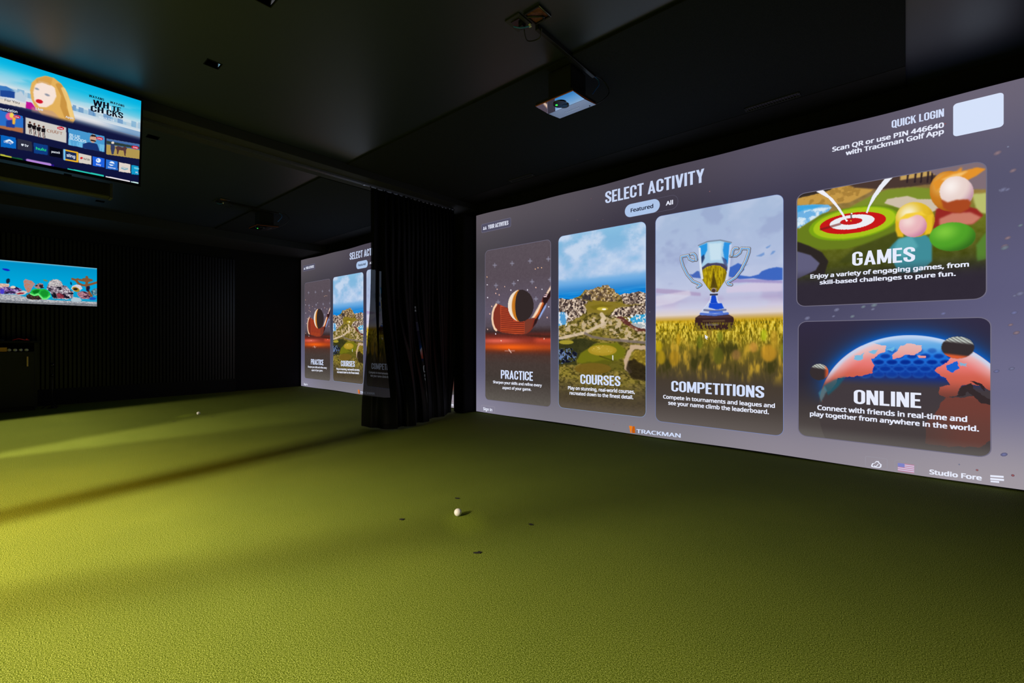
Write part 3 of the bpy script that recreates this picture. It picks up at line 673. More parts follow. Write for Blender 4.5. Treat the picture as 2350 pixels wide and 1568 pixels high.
# grass: sharp at the horizon, blurred toward the viewer
g1 = fbm(42, p.u * 120, p.v * 70, 3); g2 = fbm(43, p.u * 18, p.v * 14, 3); g3 = fbm(44, p.u * 46, p.v * 22, 3)
gz = smooth(.505, .53, p.v); near_ = 1 - smooth(.58, .66, p.v)
p.mix(gz * near_ * smooth(.44, .70, g1) * .85, (236, 212, 84)); p.mix(gz * near_ * (1 - smooth(.28, .48, g1)) * .85, (92, 84, 16)); p.mix(gz * near_ * (1 - smooth(.34, .5, g3)) * .4, (120, 104, 16))
bz = smooth(.57, .64, p.v) * (1 - smooth(.72, .81, p.v)); p.mix(bz * smooth(.48, .74, .5 * g2 + .5 * g3) * .8, (206, 164, 50)); p.mix(bz * (1 - smooth(.30, .48, .6 * g2 + .4 * g3)) * .85, (56, 54, 22))
for (x, y, a, b, col) in ((110, 480, 8, 14, (206, 176, 20)), (340, 400, 5, 14, (206, 160, 30)), (1330, 350, 7, 14, (176, 190, 24)), (1210, 490, 9, 12, (206, 146, 60)), (1390, 560, 18, 20, (204, 148, 40)), (290, 620, 12, 18, (170, 130, 30)),
                          (140, 610, 10, 16, (184, 150, 26)), (820, 370, 7, 13, (110, 120, 30)), (1010, 580, 10, 12, (150, 110, 60)), (1450, 400, 9, 22, (186, 146, 40)), (1545, 540, 4, 18, (120, 126, 30)), (800, 590, 12, 20, (96, 96, 28)), (590, 430, 7, 16, (96, 104, 24)), (700, 300, 5, 14, (140, 110, 40))):
    (x, y), = z7((x, y)); p.ell(x, y, a, b, col, 14, .75)
# dark plinth
p.poly(z7((535, 150), (585, 118), (920, 112), (980, 145), (985, 270), (850, 290), (560, 280), (530, 230)), (56, 34, 34), 1)
p.poly(z7((585, 118), (920, 112), (975, 142), (540, 155)), (78, 54, 56), 1); p.poly(z7((620, 180), (880, 175), (880, 190), (620, 195)), (96, 74, 50), 1)
p.mix(p.mask(z7((520, 210), (990, 200), (990, 300), (520, 300)), 2) * smooth(.45, .58, g1), (120, 104, 30))
p.line(z7((665, 230), (790, 230)), .006, (128, 120, 124), .5, 2)
# trophy foot
p.poly(z6((765, 1310), (835, 1310), (850, 1400), (900, 1470), (985, 1568), (620, 1568), (700, 1470), (750, 1400)), (206, 214, 238))
p.poly(z6((775, 1340), (825, 1340), (840, 1420), (880, 1500), (760, 1540), (735, 1520), (760, 1430)), (20, 70, 200), 1)
p.poly(z7((590, 118), (630, 60), (690, -20), (850, -20), (890, 60), (920, 108), (760, 124)), (196, 204, 228)); p.poly(z7((690, 30), (700, -20), (840, -20), (870, 40), (780, 55)), (26, 76, 206), 1)
p.line(z7((640, 60), (760, 72), (885, 58)), .006, (90, 96, 130), .8, 2); p.line(z7((600, 104), (760, 118), (910, 100)), .008, (40, 80, 190), .7, 2); p.poly(z7((700, 70), (850, 68), (860, 95), (690, 98)), (46, 92, 210), 1, .8)
# bowl
bowl = [(612, 720), (640, 700), (720, 672), (800, 658), (900, 655), (970, 665), (1020, 688), (1010, 800), (995, 950), (975, 1060), (930, 1170), (870, 1260), (845, 1305), (765, 1305), (735, 1270), (690, 1200), (650, 1120), (628, 980), (618, 820)]
p.poly(z6(*bowl), (168, 206, 232), 0)
p.poly(z6((622, 730), (720, 690), (720, 780), (680, 860), (640, 960), (626, 880)), (40, 150, 226), 2); p.poly(z6((930, 680), (1012, 690), (1000, 860), (975, 960), (930, 880), (915, 780)), (44, 146, 224), 2)
p.poly(z6((740, 700), (900, 690), (890, 900), (760, 910)), (206, 228, 240), 5, .8)
p.poly(z6((636, 870), (680, 830), (690, 880), (650, 960)), (34, 46, 90), 2, .8); p.poly(z6((900, 860), (960, 900), (975, 1000), (930, 960)), (40, 54, 110), 2, .7)
p.poly(z6((650, 1000), (720, 945), (830, 935), (930, 950), (975, 1000), (965, 1040), (650, 1050)), (70, 66, 96), 2)
egg = [(640, 1080), (665, 1020), (720, 985), (800, 965), (880, 975), (945, 1020), (972, 1070), (960, 1130), (900, 1220), (850, 1300), (770, 1300), (720, 1240), (665, 1160)]
p.poly(z6(*egg), (172, 148, 16)); em = p.mask(z6(*egg)); p.mix(em * smooth(.48, .7, g1) * .6, (212, 188, 30)); p.mix(em * (1 - smooth(.30, .47, g1)) * .5, (116, 94, 12)); ecx, ecz = S.st(*z6((800, 1090))[0]); p.mix(em * smooth(.6, 1.2, np.hypot((p.X - ecx) / .115, (p.Y - ecz) / .19)) * .7, (70, 54, 10))
p.mix(em * smooth(.345, .46, p.v) * .75, (70, 54, 16)); p.poly(z6((798, 990), (812, 1100), (850, 1250), (760, 1250), (788, 1100)), (58, 44, 18), 2, .75)
p.line(z6((612, 722), (720, 675), (880, 656), (1018, 686)), .005, (120, 130, 150), .8); p.line(z6((626, 760), (640, 1000), (660, 1130)), .006, (226, 232, 244), .9, 2); p.line(z6((1008, 720), (985, 1020), (955, 1150)), .006, (206, 214, 240), .9, 2)
p.ell(*z6((802, 1278))[0], 6.5, 5.6, (150, 130, 120), 0); p.ell(*z6((800, 1282))[0], 4.5, 3.8, (70, 50, 40), 1); p.line(z6((762, 1333), (842, 1330)), .007, (60, 60, 78))
for pts in (((588, 900), (540, 910), (500, 890), (482, 845), (400, 862), (398, 900), (420, 980), (470, 1080), (540, 1165), (620, 1200), (640, 1215), (600, 1240)), ((585, 905), (575, 850), (550, 825), (520, 830)),
            ((1012, 855), (1080, 850), (1125, 815), (1145, 760), (1240, 762), (1235, 810), (1200, 910), (1140, 1030), (1070, 1120), (1000, 1165), (968, 1175), (985, 1205), (1020, 1210)), ((1025, 845), (1035, 790), (1060, 758), (1095, 760))):
    p.line(z6(*pts), .0135, (70, 76, 96), 1, 1); p.line(z6(*[(a - 2, b - 2) for a, b in pts]), .0085, (218, 212, 204), 1, 1); p.line(z6(*pts), .003, (80, 156, 228), 1, 1)
t3 = p.build('menu_tile', PICM, scr, LT); edge(p, t3, .003, glow('tile_edge_blue', L8(120, 140, 196))); t3['label'] = 'competitions tile with a silver trophy on yellow grass'
text_on(S, 'title_lettering', 'COMPETITIONS', (1541, 898.3), (1753.9, 914.0), (1541, 874), LET, t3, LX, .035)
text_on(S, 'caption_lettering', 'Compete in tournaments and leagues and', (1522.2, 914.5), (1778.6, 936.2), (1522.2, 905.6), LETW, t3, LX, .030)
text_on(S, 'caption_lettering', 'see your name climb the leaderboard.', (1533.9, 928.7), (1764.8, 950.5), (1533.9, 919.4), LETW, t3, LX, .030)
poly_on(S, 'mouse_pointer', z7((648, 345), (688, 378), (668, 380), (678, 398), (668, 402), (659, 384), (650, 396)), LETW, t3, LX)

# --- games
z8 = zc(5.341, 1830, 360); zb = zc(4.352, 1810, 540)
p = tile(-0.694, 0.419, 1.282, 2.229, 400, 290)
p.fill([(0, (120, 96, 74)), (.2, (150, 124, 62)), (.4, (108, 116, 34)), (.6, (84, 88, 26)), (.75, (58, 62, 30)), (.86, (48, 42, 52)), (1, (46, 40, 54))])
n1 = fbm(51, p.u * 30, p.v * 26, 4); n2 = fbm(52, p.u * 9, p.v * 8, 3); p.c += ((n1 - .5) * .10)[..., None]
p.poly(z8((0, 470), (250, 400), (620, 340), (1000, 330), (900, 430), (640, 560), (400, 590), (0, 600)), (196, 152, 72), 4)
p.mix(p.mask(z8((0, 470), (250, 400), (620, 340), (1000, 330), (900, 430), (640, 560), (400, 590), (0, 600)), 3) * smooth(.52, .7, n1) * .6, (150, 112, 48))
p.poly(z8((620, 340), (900, 270), (1340, 190), (1760, 140), (1660, 330), (1380, 370), (1000, 400), (700, 380)), (74, 56, 50), 4)
p.poly(z8((1260, 220), (1700, 150), (1690, 220), (1260, 290)), (196, 160, 92), 3)
for x, y0 in ((1355, 205), (1450, 195), (1525, 180), (1605, 170), (1655, 180)): p.poly(z8((x - 12, y0), (x + 14, y0 - 4), (x - 2, 320), (x - 22, 322)), (46, 34, 38), 1)
p.poly(z8((0, 470), (120, 430), (260, 410), (440, 380), (400, 410), (180, 470), (0, 510)), (52, 44, 40), 2)
p.poly(z8((1600, 160), (2000, 90), (2330, 60), (2330, 400), (2000, 400), (1740, 260)), (128, 110, 118), 4); p.poly(z8((2140, 460), (2330, 440), (2330, 700), (2200, 680)), (186, 190, 110), 5)
p.poly(z8((640, 620), (900, 480), (1100, 400), (1440, 370), (1650, 390), (1650, 620), (1250, 680)), (124, 142, 44), 5)
p.poly(z8((0, 600), (200, 585), (380, 588), (420, 620), (380, 670), (260, 730), (160, 790), (60, 850), (0, 880)), (110, 176, 226), 1); p.mix(p.mask(z8((0, 640), (420, 620), (380, 670), (160, 790), (0, 900)), 3) * smooth(.42, .62, n1), (214, 232, 244))
p.poly(z8((0, 600), (200, 590), (330, 590), (200, 640), (0, 680)), (50, 160, 222), 4, .8)
p.poly(z8((0, 900), (120, 820), (300, 700), (560, 640), (900, 590), (1240, 610), (1240, 900), (900, 1050), (600, 1130), (300, 1140), (0, 1060)), (104, 124, 30), 5)
p.ell(*z8((690, 815))[0], 104, 36, (122, 164, 22), 3, 1, -10); p.ell(*z8((700, 812))[0], 96, 33, (168, 196, 28), 3, 1, -10)
p.ell(*z8((680, 812))[0], 77, 23.5, (198, 24, 24), 0, 1, -8); p.ell(*z8((670, 800))[0], 52, 16, (236, 236, 242), 0, 1, -8); p.ell(*z8((660, 792))[0], 26, 7.5, (196, 26, 30), 0, 1, -6)
p.line(z8((290, 890), (400, 860), (520, 825)), .006, (110, 30, 30), .6, 2); p.line(z8((658, 700), (660, 755)), .0025, (90, 80, 90)); p.ell(*z8((667, 697))[0], 2.2, 1.4, (240, 240, 244)); p.ell(*z8((657, 785))[0], 2, 1.4, (220, 170, 40))
p.poly(z8((230, 425), (310, 405), (440, 520), (530, 640), (590, 740), (615, 795), (598, 795), (560, 735), (480, 620), (380, 510)), (240, 240, 248), 0); p.ell(*z8((606, 782))[0], 2, 2, (250, 250, 252))
p.poly(z8((1075, 265), (1175, 245), (1060, 370), (960, 500), (890, 610), (860, 690), (838, 690), (870, 600), (920, 480), (1000, 360)), (236, 238, 246), 0)
p.poly(z8((1065, 570), (1100, 520), (1200, 500), (1350, 480), (1480, 520), (1560, 520), (1660, 520), (1740, 640), (1600, 700), (1280, 640), (1160, 600)), (206, 190, 168), 2)
p.poly(z8((0, 1040), (140, 1090), (300, 1170), (380, 1282), (330, 1450), (0, 1450)), (44, 38, 36), 3); p.poly(zb((80, 160), (220, 200), (310, 280), (270, 350), (80, 440)), (96, 94, 124), 3)
p.poly(z8((700, 1120), (1240, 900), (1240, 1300), (500, 1300)), (60, 66, 26), 10, .7)
# plain figures: faceless rounded shapes in the picture's colours
def ball_shade(cx, cy, rx, ry, base, hi, lo, rot=0):
    m = p.mask(p.epts(cx, cy, rx, ry, rot), 1); c0, c1 = S.st(cx, cy); e0 = abs(S.st(cx + rx, cy)[0] - c0); e1 = abs(S.st(cx, cy + ry)[1] - c1)
    d = np.hypot((p.X - c0) / e0 + .35, (p.Y - c1) / e1 - .4); p.mix(m, base); p.mix(m * (1 - smooth(0, .9, d)) * .85, hi); p.mix(m * smooth(.9, 1.7, d) * .8, lo)
p.poly(z8((1100, 1150), (1230, 1010), (1400, 960), (1560, 950), (1650, 1020), (1650, 1282), (1500, 1420), (1240, 1420)), (64, 140, 152), 4); p.poly(z8((1240, 1010), (1400, 970), (1480, 1100), (1300, 1240), (1180, 1140)), (96, 176, 184), 9, .7)
p.poly(z8((1700, 640), (1900, 560), (2200, 640), (2280, 720), (2160, 820), (1760, 900), (1660, 880)), (150, 40, 36), 4); p.poly(z8((1740, 760), (1900, 690), (2120, 680), (2250, 740), (2160, 820), (1900, 860), (1740, 840)), (206, 132, 112), 6, .9)
ball_shade(*z8((1860, 420))[0], 45, 46, (196, 118, 30), (244, 200, 110), (130, 66, 20)); p.poly(z8((1660, 320), (1800, 220), (1960, 170), (2020, 120), (2010, 180), (2200, 130), (2310, 150), (2200, 230), (2080, 290), (1800, 330), (1700, 420)), (226, 146, 44), 3); p.poly(z8((1760, 280), (1900, 220), (2100, 170), (2000, 240), (1840, 300)), (250, 206, 130), 6, .8)
ball_shade(*z8((1950, 430))[0], 39, 36, (232, 210, 204), (252, 244, 240), (176, 120, 150)); p.poly(z8((1760, 520), (1840, 560), (1940, 530), (2090, 520), (2130, 560), (2100, 640), (2000, 690), (1880, 680), (1790, 630)), (168, 72, 34), 4)
ball_shade(*z8((1440, 770))[0], 45, 40, (226, 186, 40), (252, 248, 236), (176, 126, 20)); p.poly(z8((1205, 780), (1300, 860), (1300, 985), (1230, 980), (1200, 900)), (226, 180, 36), 3); p.poly(z8((1590, 720), (1660, 700), (1650, 940), (1560, 960)), (232, 190, 40), 3); ball_shade(*z8((1415, 840))[0], 32, 27, (232, 180, 186), (246, 222, 216), (190, 110, 150)); p.poly(z8((1240, 770), (1330, 700), (1520, 670), (1580, 720), (1460, 710), (1340, 760)), (244, 206, 60), 3)
ball_shade(*z8((1900, 980))[0], 53, 33, (80, 160, 40), (134, 206, 64), (40, 86, 26), -4)
p.poly(z8((2190, 1080), (2330, 900), (2330, 1250), (2200, 1282)), (86, 128, 48), 6)
p.mix(smooth(.66, .84, p.v) * .93, (48, 42, 54))
t4 = p.build('menu_tile', PICM, scr, LT); edge(p, t4); t4['label'] = 'games tile with a red and white target on a green'
text_on(S, 'title_lettering', 'GAMES', (1955.9, 610.8), (2100, 600.2), (1955.9, 579), LETW, t4, LX, .04)
text_on(S, 'caption_lettering', 'Enjoy a variety of engaging games, from', (1859.9, 639.5), (2223.6, 611.7), (1859.9, 629.6), LETW, t4, LX, .032)
text_on(S, 'caption_lettering', 'skill-based challenges to pure fun.', (1881.2, 653.1), (2193.3, 633), (1881.2, 643.6), LETW, t4, LX, .032)

# --- online
z9 = zc(3.646, 1810, 710)
p = tile(-0.683, 0.440, 0.199, 1.157, 400, 300)
p.fill([(0, (50, 44, 66)), (.5, (46, 40, 52)), (.8, (64, 58, 58)), (1, (112, 106, 102))])
gcx, gcz = S.st(*z9((1010, 900))[0]); top = S.st(*z9((1010, 218))[0])[1]; gr_z = top - gcz
dx = (p.X - gcx) / (.56); dz = (p.Y - gcz) / gr_z; rad = np.hypot(dx, dz)
p.mix(np.exp(-np.maximum(rad - 1, 0) / .085) * smooth(0, .6, dz) * (rad > 1) * .95, (10, 96, 200))
gm = (1 - smooth(.995, 1.005, rad)); v = dz
p.mix(gm, (66, 58, 62)); p.mix(gm * smooth(.34, .56, v), (10, 46, 150)); p.mix(gm * smooth(.56, .74, v), (14, 100, 216)); p.mix(gm * smooth(.72, .86, v), (96, 168, 228)); p.mix(gm * smooth(.86, .98, v) * .8, (164, 196, 234))
for k, (yy, a_, rx_) in enumerate(((350, .45, 12), (395, .8, 14), (445, 1.0, 15), (500, .8, 15), (548, .5, 14))):          # dimples
    for j in range(7):
        x = 640 + j * 112 + (k % 2) * 56; (px, py), = z9((x, yy)); p.ell(px, py, rx_ * 1.04, 8, (60, 150, 236), 4, .55 * a_); p.ell(px, py - .6, rx_ * .86, 5.6, (6, 40, 140), 5, .95 * a_)
landc = lambda pts: p.mask(z9(*pts), 0, True, .014, 26.0)
cont = [((340, 520), (420, 420), (560, 320), (680, 285), (800, 300), (805, 350), (740, 400), (700, 410), (720, 470), (690, 540), (600, 540), (540, 560), (420, 580), (380, 640), (300, 720), (275, 780), (260, 640)),
        ((870, 420), (880, 370), (930, 310), (1000, 285), (1100, 300), (1105, 340), (1050, 380), (960, 390)), ((1085, 380), (1150, 385), (1150, 410), (1095, 405)), ((540, 545), (600, 500), (680, 500), (680, 540), (600, 555)),
        ((1220, 510), (1300, 460), (1360, 390), (1460, 350), (1560, 350), (1720, 440), (1730, 690), (1600, 650), (1500, 630), (1440, 640), (1400, 720), (1320, 745), (1255, 720), (1260, 640), (1350, 630), (1310, 570), (1250, 530)),
        ((1310, 745), (1440, 740), (1560, 720), (1600, 780), (1740, 810), (1740, 1080), (1600, 1150), (1300, 1150), (1150, 1120), (1140, 960), (1240, 850))]
cm = np.zeros(p.X.shape)
for c in cont: cm = np.maximum(cm, landc(c))
cm = cm * gm
p.mix(cm, (112, 62, 54)); p.mix(cm * smooth(.24, .50, v), (206, 96, 78)); p.mix(cm * smooth(.48, .66, v), (232, 120, 116)); p.mix(cm * smooth(.62, .84, v), (228, 172, 166)); p.mix(cm * smooth(.80, 1.0, rad) * smooth(.35, .6, v) * .7, (232, 206, 212))
p.mix(gm * smooth(.93, .995, rad) * smooth(.30, .6, v) * .9, (196, 214, 242))
for c in (((560, 390), (640, 370), (620, 420), (540, 430)), ((660, 355), (760, 335), (720, 380)), ((810, 330), (890, 315), (860, 350))): p.mix(landc(c) * .9, (110, 186, 226))
p.mix(landc(((1320, 470), (1400, 440), (1430, 490), (1370, 525), (1330, 510))), (26, 96, 206)); p.mix(landc(((1430, 440), (1500, 450), (1490, 480), (1440, 470))) * .8, (110, 186, 226)); p.mix(landc(((1510, 600), (1650, 690), (1630, 650), (1550, 600))), (50, 38, 42))
p.mix(landc(((1400, 730), (1440, 650), (1520, 625), (1560, 680), (1640, 720), (1720, 770), (1720, 810), (1600, 780), (1560, 730), (1500, 690), (1450, 730))), (52, 42, 44))
p.mix(p.mask(z9((290, 640), (380, 590), (480, 560), (420, 640), (330, 720)), 6) * .7, (26, 96, 116)); p.mix(p.mask(z9((250, 700), (300, 640), (320, 680), (270, 780)), 4) * .6, (70, 140, 160))
for (cx, cy, rr, r2) in ((1415, 320, 138, 92), (255, 525, 78, 68)):
    (px, py), = z9((cx, cy)); a, b = rr / 3.646, r2 / 3.646
    p.ell(px, py, a, b, (54, 46, 48), 1)
    c0, c1 = S.st(px, py); e0 = abs(S.st(px + a, py)[0] - c0); e1 = abs(S.st(px, py + b)[1] - c1)
    mm = p.mask(p.epts(px, py, a, b)); q = (p.Y - c1) / e1 + .15 * (p.X - c0) / e0
    st = .75 + .25 * np.sin((p.X - c0) * 260 + (p.Y - c1) * 300); p.mix(mm * smooth(.30, .62, q) * st, (196, 204, 196))
    p.mix(mm * smooth(-.55, -.85, q) * .9 if cx > 1000 else mm * smooth(.45, .9, (p.X - c0) / e0) * .8, (232, 96, 50))
p.mix(smooth(.62, .86, p.v) * .62 * (1 - .55 * cm * smooth(.7, .9, p.u)), (72, 64, 62)); p.mix(smooth(.88, 1, p.v) * .6, (108, 104, 100))
t5 = p.build('menu_tile', PICM, scr, LT); edge(p, t5); t5['label'] = 'online tile with a dimpled blue globe'
text_on(S, 'title_lettering', 'ONLINE', (1959.5, 926.7), (2113.9, 937.1), (1959.5, 894.3), LETW, t5, LX, .04)
text_on(S, 'caption_lettering', 'Connect with friends in real-time and', (1875.8, 940.4), (2219.5, 968.4), (1875.8, 928.9), LETW, t5, LX, .032)
text_on(S, 'caption_lettering', 'play together from anywhere in the world.', (1858.8, 954.1), (2246.6, 990.3), (1858.8, 943.4), LETW, t5, LX, .032)

# --- heading, badges, footer
text_on(S, 'heading_lettering', 'SELECT ACTIVITY', (1389.2, 467.5), (1616.5, 418.0), (1389.2, 440.5), glow('heading_light', L8(200, 214, 244)), scr, LT, .035)
def pill(q):    # px quad -> rectangle on the screen
    a = [S.st(*t) for t in q]; return min(t[0] for t in a), max(t[0] for t in a), sum(a[k][1] for k in (2, 3)) / 2, sum(a[k][1] for k in (0, 1)) / 2
x0, x1, y0, y1 = pill([(1434.4, 471), (1514.6, 455), (1514.6, 485), (1434.4, 501.3)])
xa = S.st(1556.6, 460)[0]
tg = ring_on(S, 'filter_toggle', x0 - .004, xa, y0 - .004, y1 + .004, (y1 - y0) / 2, .005, glow('toggle_edge', L8(84, 80, 98)), scr, LT)
rrect_on(S, 'selected_pill', x0, x1, y0, y1, (y1 - y0) / 2 - .001, PILL, tg, LX)
text_on(S, 'lettering', 'Featured', (1447.9, 487.7), (1499.8, 477.2), (1447.9, 478.6), DARKLET, tg, LX2, .028)
text_on(S, 'lettering', 'All', (1528.5, 472.2), (1545.1, 468.8), (1528.5, 462.2), LETW, tg, LX2, .03)
x0, x1, y0, y1 = pill([(1105.2, 514.7), (1172.9, 499.7), (1172.9, 520.3), (1105.7, 535.4)])
bd = rrect_on(S, 'activities_badge', x0, x1, y0, y1, .02, BOXL, scr, LT); ring_on(S, 'badge_edge', x0, x1, y0, y1, .02, .005, EDGE, bd, LT + .001)
text_on(S, 'lettering', 'YOUR ACTIVITIES', (1120.5, 526.2), (1167.1, 515.9), (1120.5, 516.9), LETW, bd, LX, .035)
for k in (0, 1):
    cx, cy = 1111.0 + 4.2 * k, 524.6 - .9 * k
    poly_on(S, 'person_icon', [(cx - 1.9, cy + 3.4), (cx + 1.9, cy + 2.8), (cx + 1.7, cy + .8), (cx + .4, cy - .1), (cx - .6, cy + .1), (cx - 1.8, cy + 1.4)], LETW, bd, LX)
    poly_on(S, 'person_icon', [(cx + 1.3 * math.cos(t * .785), cy - 1.9 + 1.6 * math.sin(t * .785)) for t in range(8)], LETW, bd, LX)
def badge(name, q, w=.004):
    x0, x1, y0, y1 = pill(q); return ring_on(S, name, x0, x1, max(y0, .02), y1, .012, w, glow('badge_line', L8(150, 146, 158)), scr, LT)
b1 = badge('sign_in_badge', [(1104.8, 929.7), (1135.9, 934.2), (1135.9, 949), (1104.8, 945)])
text_on(S, 'lettering', 'Sign in', (1109.2, 941.2), (1130.1, 944.2), (1109.2, 934.3), LETW, b1, LX, .030)
x0, x1, y0, y1 = pill([(2187.4, 239.4), (2300.8, 212), (2303.2, 291), (2188.1, 313.8)])
rrect_on(S, 'blank_login_card', x0, x1, y0, y1, .022, CARD, scr, LT)
text_on(S, 'login_lettering', 'QUICK LOGIN', (2046.3, 294.4), (2166.3, 267.5), (2046.3, 277), LET, scr, LT, .035)
text_on(S, 'login_lettering', 'Scan QR or use PIN 446640', (1909.9, 348.4), (2166.3, 292.0), (1909.9, 337.5), LETW, scr, LT, .032)
text_on(S, 'login_lettering', 'with Trackman Golf App', (1940.9, 356.9), (2166.3, 306.5), (1940.9, 346), LETW, scr, LT, .032)
lg = text_on(S, 'footer_logo', 'TRACKMAN', (1460.7, 993.6), (1562.2, 1004.6), (1460.7, 984.2), LET, scr, LT, .022)
poly_on(S, 'logo_mark', z5((1790, 1403), (1828, 1408), (1816, 1470), (1822, 1488), (1806, 1484)), ORANGE, lg, LT)
poly_on(S, 'logo_mark', z5((1832, 1408), (1856, 1411), (1862, 1488), (1828, 1488), (1822, 1460)), ORANGE_D, lg, LT)
text_on(S, 'footer_lettering', 'Studio Fore', (2132.8, 1087.9), (2253, 1102.6), (2132.8, 1076.6), LETW, scr, LT, .034)
zd = zc(10.68, 2130, 1020)
for k, (q0, q1, q2, q3) in enumerate((((1522, 752), (1850, 775), (1850, 822), (1522, 797)), ((1522, 822), (1858, 850), (1858, 898), (1522, 868)), ((1530, 885), (1740, 903), (1740, 945), (1530, 925)))):
    poly_on(S, 'menu_bar', zd(q0, q1, q2, q3), LETW, scr, LT)
b2 = badge('cloud_badge', [(1985.5, 1046.8), (2035.5, 1052.8), (2037, 1083), (1987, 1077)])
cl_ = [(690, 1305), (700, 1288), (720, 1285), (730, 1270), (752, 1270), (762, 1288), (778, 1298), (775, 1320), (760, 1328), (710, 1322), (692, 1318)]
tube_pts = z9(*cl_)
V = [];
for (px, py) in tube_pts: V.append(S.at(*S.st(px, py), LX))
ctr = sum(V, Vector()) / len(V); n = len(V)
mesh_obj('cloud_icon', V + [ctr + (q - ctr) * .72 for q in V], [(i, (i + 1) % n, n + (i + 1) % n, n + i) for i in range(n)], LETW, b2)
poly_on(S, 'tick_icon', z9((718, 1305), (728, 1314), (748, 1292), (752, 1298), (729, 1322), (714, 1311)), LETW, b2, LX)
b3 = badge('flag_badge', [(2052.7, 1056), (2103.5, 1061.6), (2105.5, 1092), (2054.5, 1086)])
FW, FR, FB = glow('flag_white', L8(206, 206, 232)), glow('flag_red', L8(190, 128, 156)), glow('flag_blue', L8(124, 130, 196))
fx0, fx1, fy0, fy1 = pill(z9((915, 1287), (1050, 1300), (1048, 1368), (913, 1355)))
for k in range(9):
    ya = fy1 - (fy1 - fy0) * k / 9; yb = fy1 - (fy1 - fy0) * (k + 1) / 9
    mesh_obj('flag_stripe', [S.at(a, b, LX) for a, b in ((fx0, ya), (fx1, ya), (fx1, yb), (fx0, yb))], [(0, 1, 2, 3)], FR if k % 2 == 0 else FW, b3)
mesh_obj('flag_canton', [S.at(a, b, LX2) for a, b in ((fx0, fy1), (fx0 + .42 * (fx1 - fx0), fy1), (fx0 + .42 * (fx1 - fx0), fy1 - .45 * (fy1 - fy0)), (fx0, fy1 - .45 * (fy1 - fy0)))], [(0, 1, 2, 3)], FB, b3)
tag(scr, 'large bright projection screen filling the right half, reading SELECT ACTIVITY in full', 'screen', 'projection screens')
scr2 = copy_tree(scr); scr2.location.x -= 5.39
tag(scr2, 'farther projection screen partly hidden behind the black curtain', 'screen', 'projection screens')

# ------------------------------------------------------------------ televisions
def television(name, o, ex, ey, x0, x1, y0, y1, pic_nx, pic_ny):
    """root at the picture's top right corner; picture spans [x0,x1] x [y0,y1] in surface axes"""
    root = empty(name, o); sf = Surf(o, ex, ey)
    b = .012
    def sbox(nm, a0, a1, b0, b1, l0, l1, m):
        V = [sf.at(a, q, l) for l in (l0, l1) for a, q in ((a0, b0), (a1, b0), (a1, b1), (a0, b1))]
        return mesh_obj(nm, V, [(0, 3, 2, 1), (4, 5, 6, 7), (0, 1, 5, 4), (1, 2, 6, 5), (2, 3, 7, 6), (3, 0, 4, 7)], m, root)
    sbox('body', x0 - b, x1 + b, y0 - .02, y1 + b, -.035, -.002, M['plastic'])
    for nm, r in (('bezel', (x0 - b, x1 + b, y1, y1 + b)), ('bezel', (x0 - b, x1 + b, y0 - .02, y0)), ('bezel', (x0 - b, x0, y0, y1)), ('bezel', (x1, x1 + b, y0, y1))):
        sbox(nm, *r, -.002, .004, M['gloss_black'])
    sbox('rear_housing', x0 + .2, x1 - .2, y0 + .06, y0 + .4, -.07, -.035, M['plastic'])
    return root, sf, Pic(sf, x0, x1, y0, y1, pic_nx, pic_ny), sbox

TVM = picture_material('television_picture', 1.0)
# large television under the bay divide
top = Vector((-4.480, .786, 2.8545)); bot = Vector((-4.573, .786, 2.233)); eyv = (top - bot).normalized(); th_ = (top - bot).length
tv, T, p, sbox = television('television', top, (0, 1, 0), eyv, -1.117, 0.0, -th_, 0.0, 520, 290)
z1 = zc(4.128, 0, 100)
p.fill([(0, (0, 176, 226)), (.10, (20, 186, 226)), (.20, (110, 200, 226)), (.27, (206, 222, 230)), (.34, (196, 214, 226)), (.385, (226, 228, 232)), (.41, (206, 208, 214)), (.445, (70, 84, 116)), (.49, (20, 26, 66)), (1, (14, 18, 58))])
cl = fbm(71, p.u * 6, p.v * 12, 4); p.mix(smooth(.5, .7, cl) * (1 - smooth(.2, .3, p.v)) * smooth(.04, .2, p.v) * .5, (190, 222, 236))
rb = np.random.default_rng(8)
x = .30
while x < 1.0:           # pale skyline
    wd = rb.uniform(.012, .04); hh = rb.uniform(.02, .075); m = ((p.u > x) & (p.u < x + wd) & (p.v > .325 - hh) & (p.v < .335)).astype(float)
    p.mix(m * .75, rb.choice([(150, 190, 216), (120, 172, 208), (90, 140, 190), (176, 200, 216)])); x += wd * rb.uniform(.7, 1.1)
p.mix(((p.u > .76) & (p.v > .37) & (p.v < .43)).astype(float) * smooth(.76, .95, p.u) * .7, (90, 140, 190))
p.poly(z1((0, 410), (140, 460), (140, 520), (0, 500)), (30, 70, 150), 1); p.poly(z1((140, 470), (200, 450), (250, 520), (240, 560), (140, 530)), (190, 206, 220), 2); p.poly(z1((-60, 395), (60, 405), (140, 450), (-60, 440)), (60, 120, 190), 1)
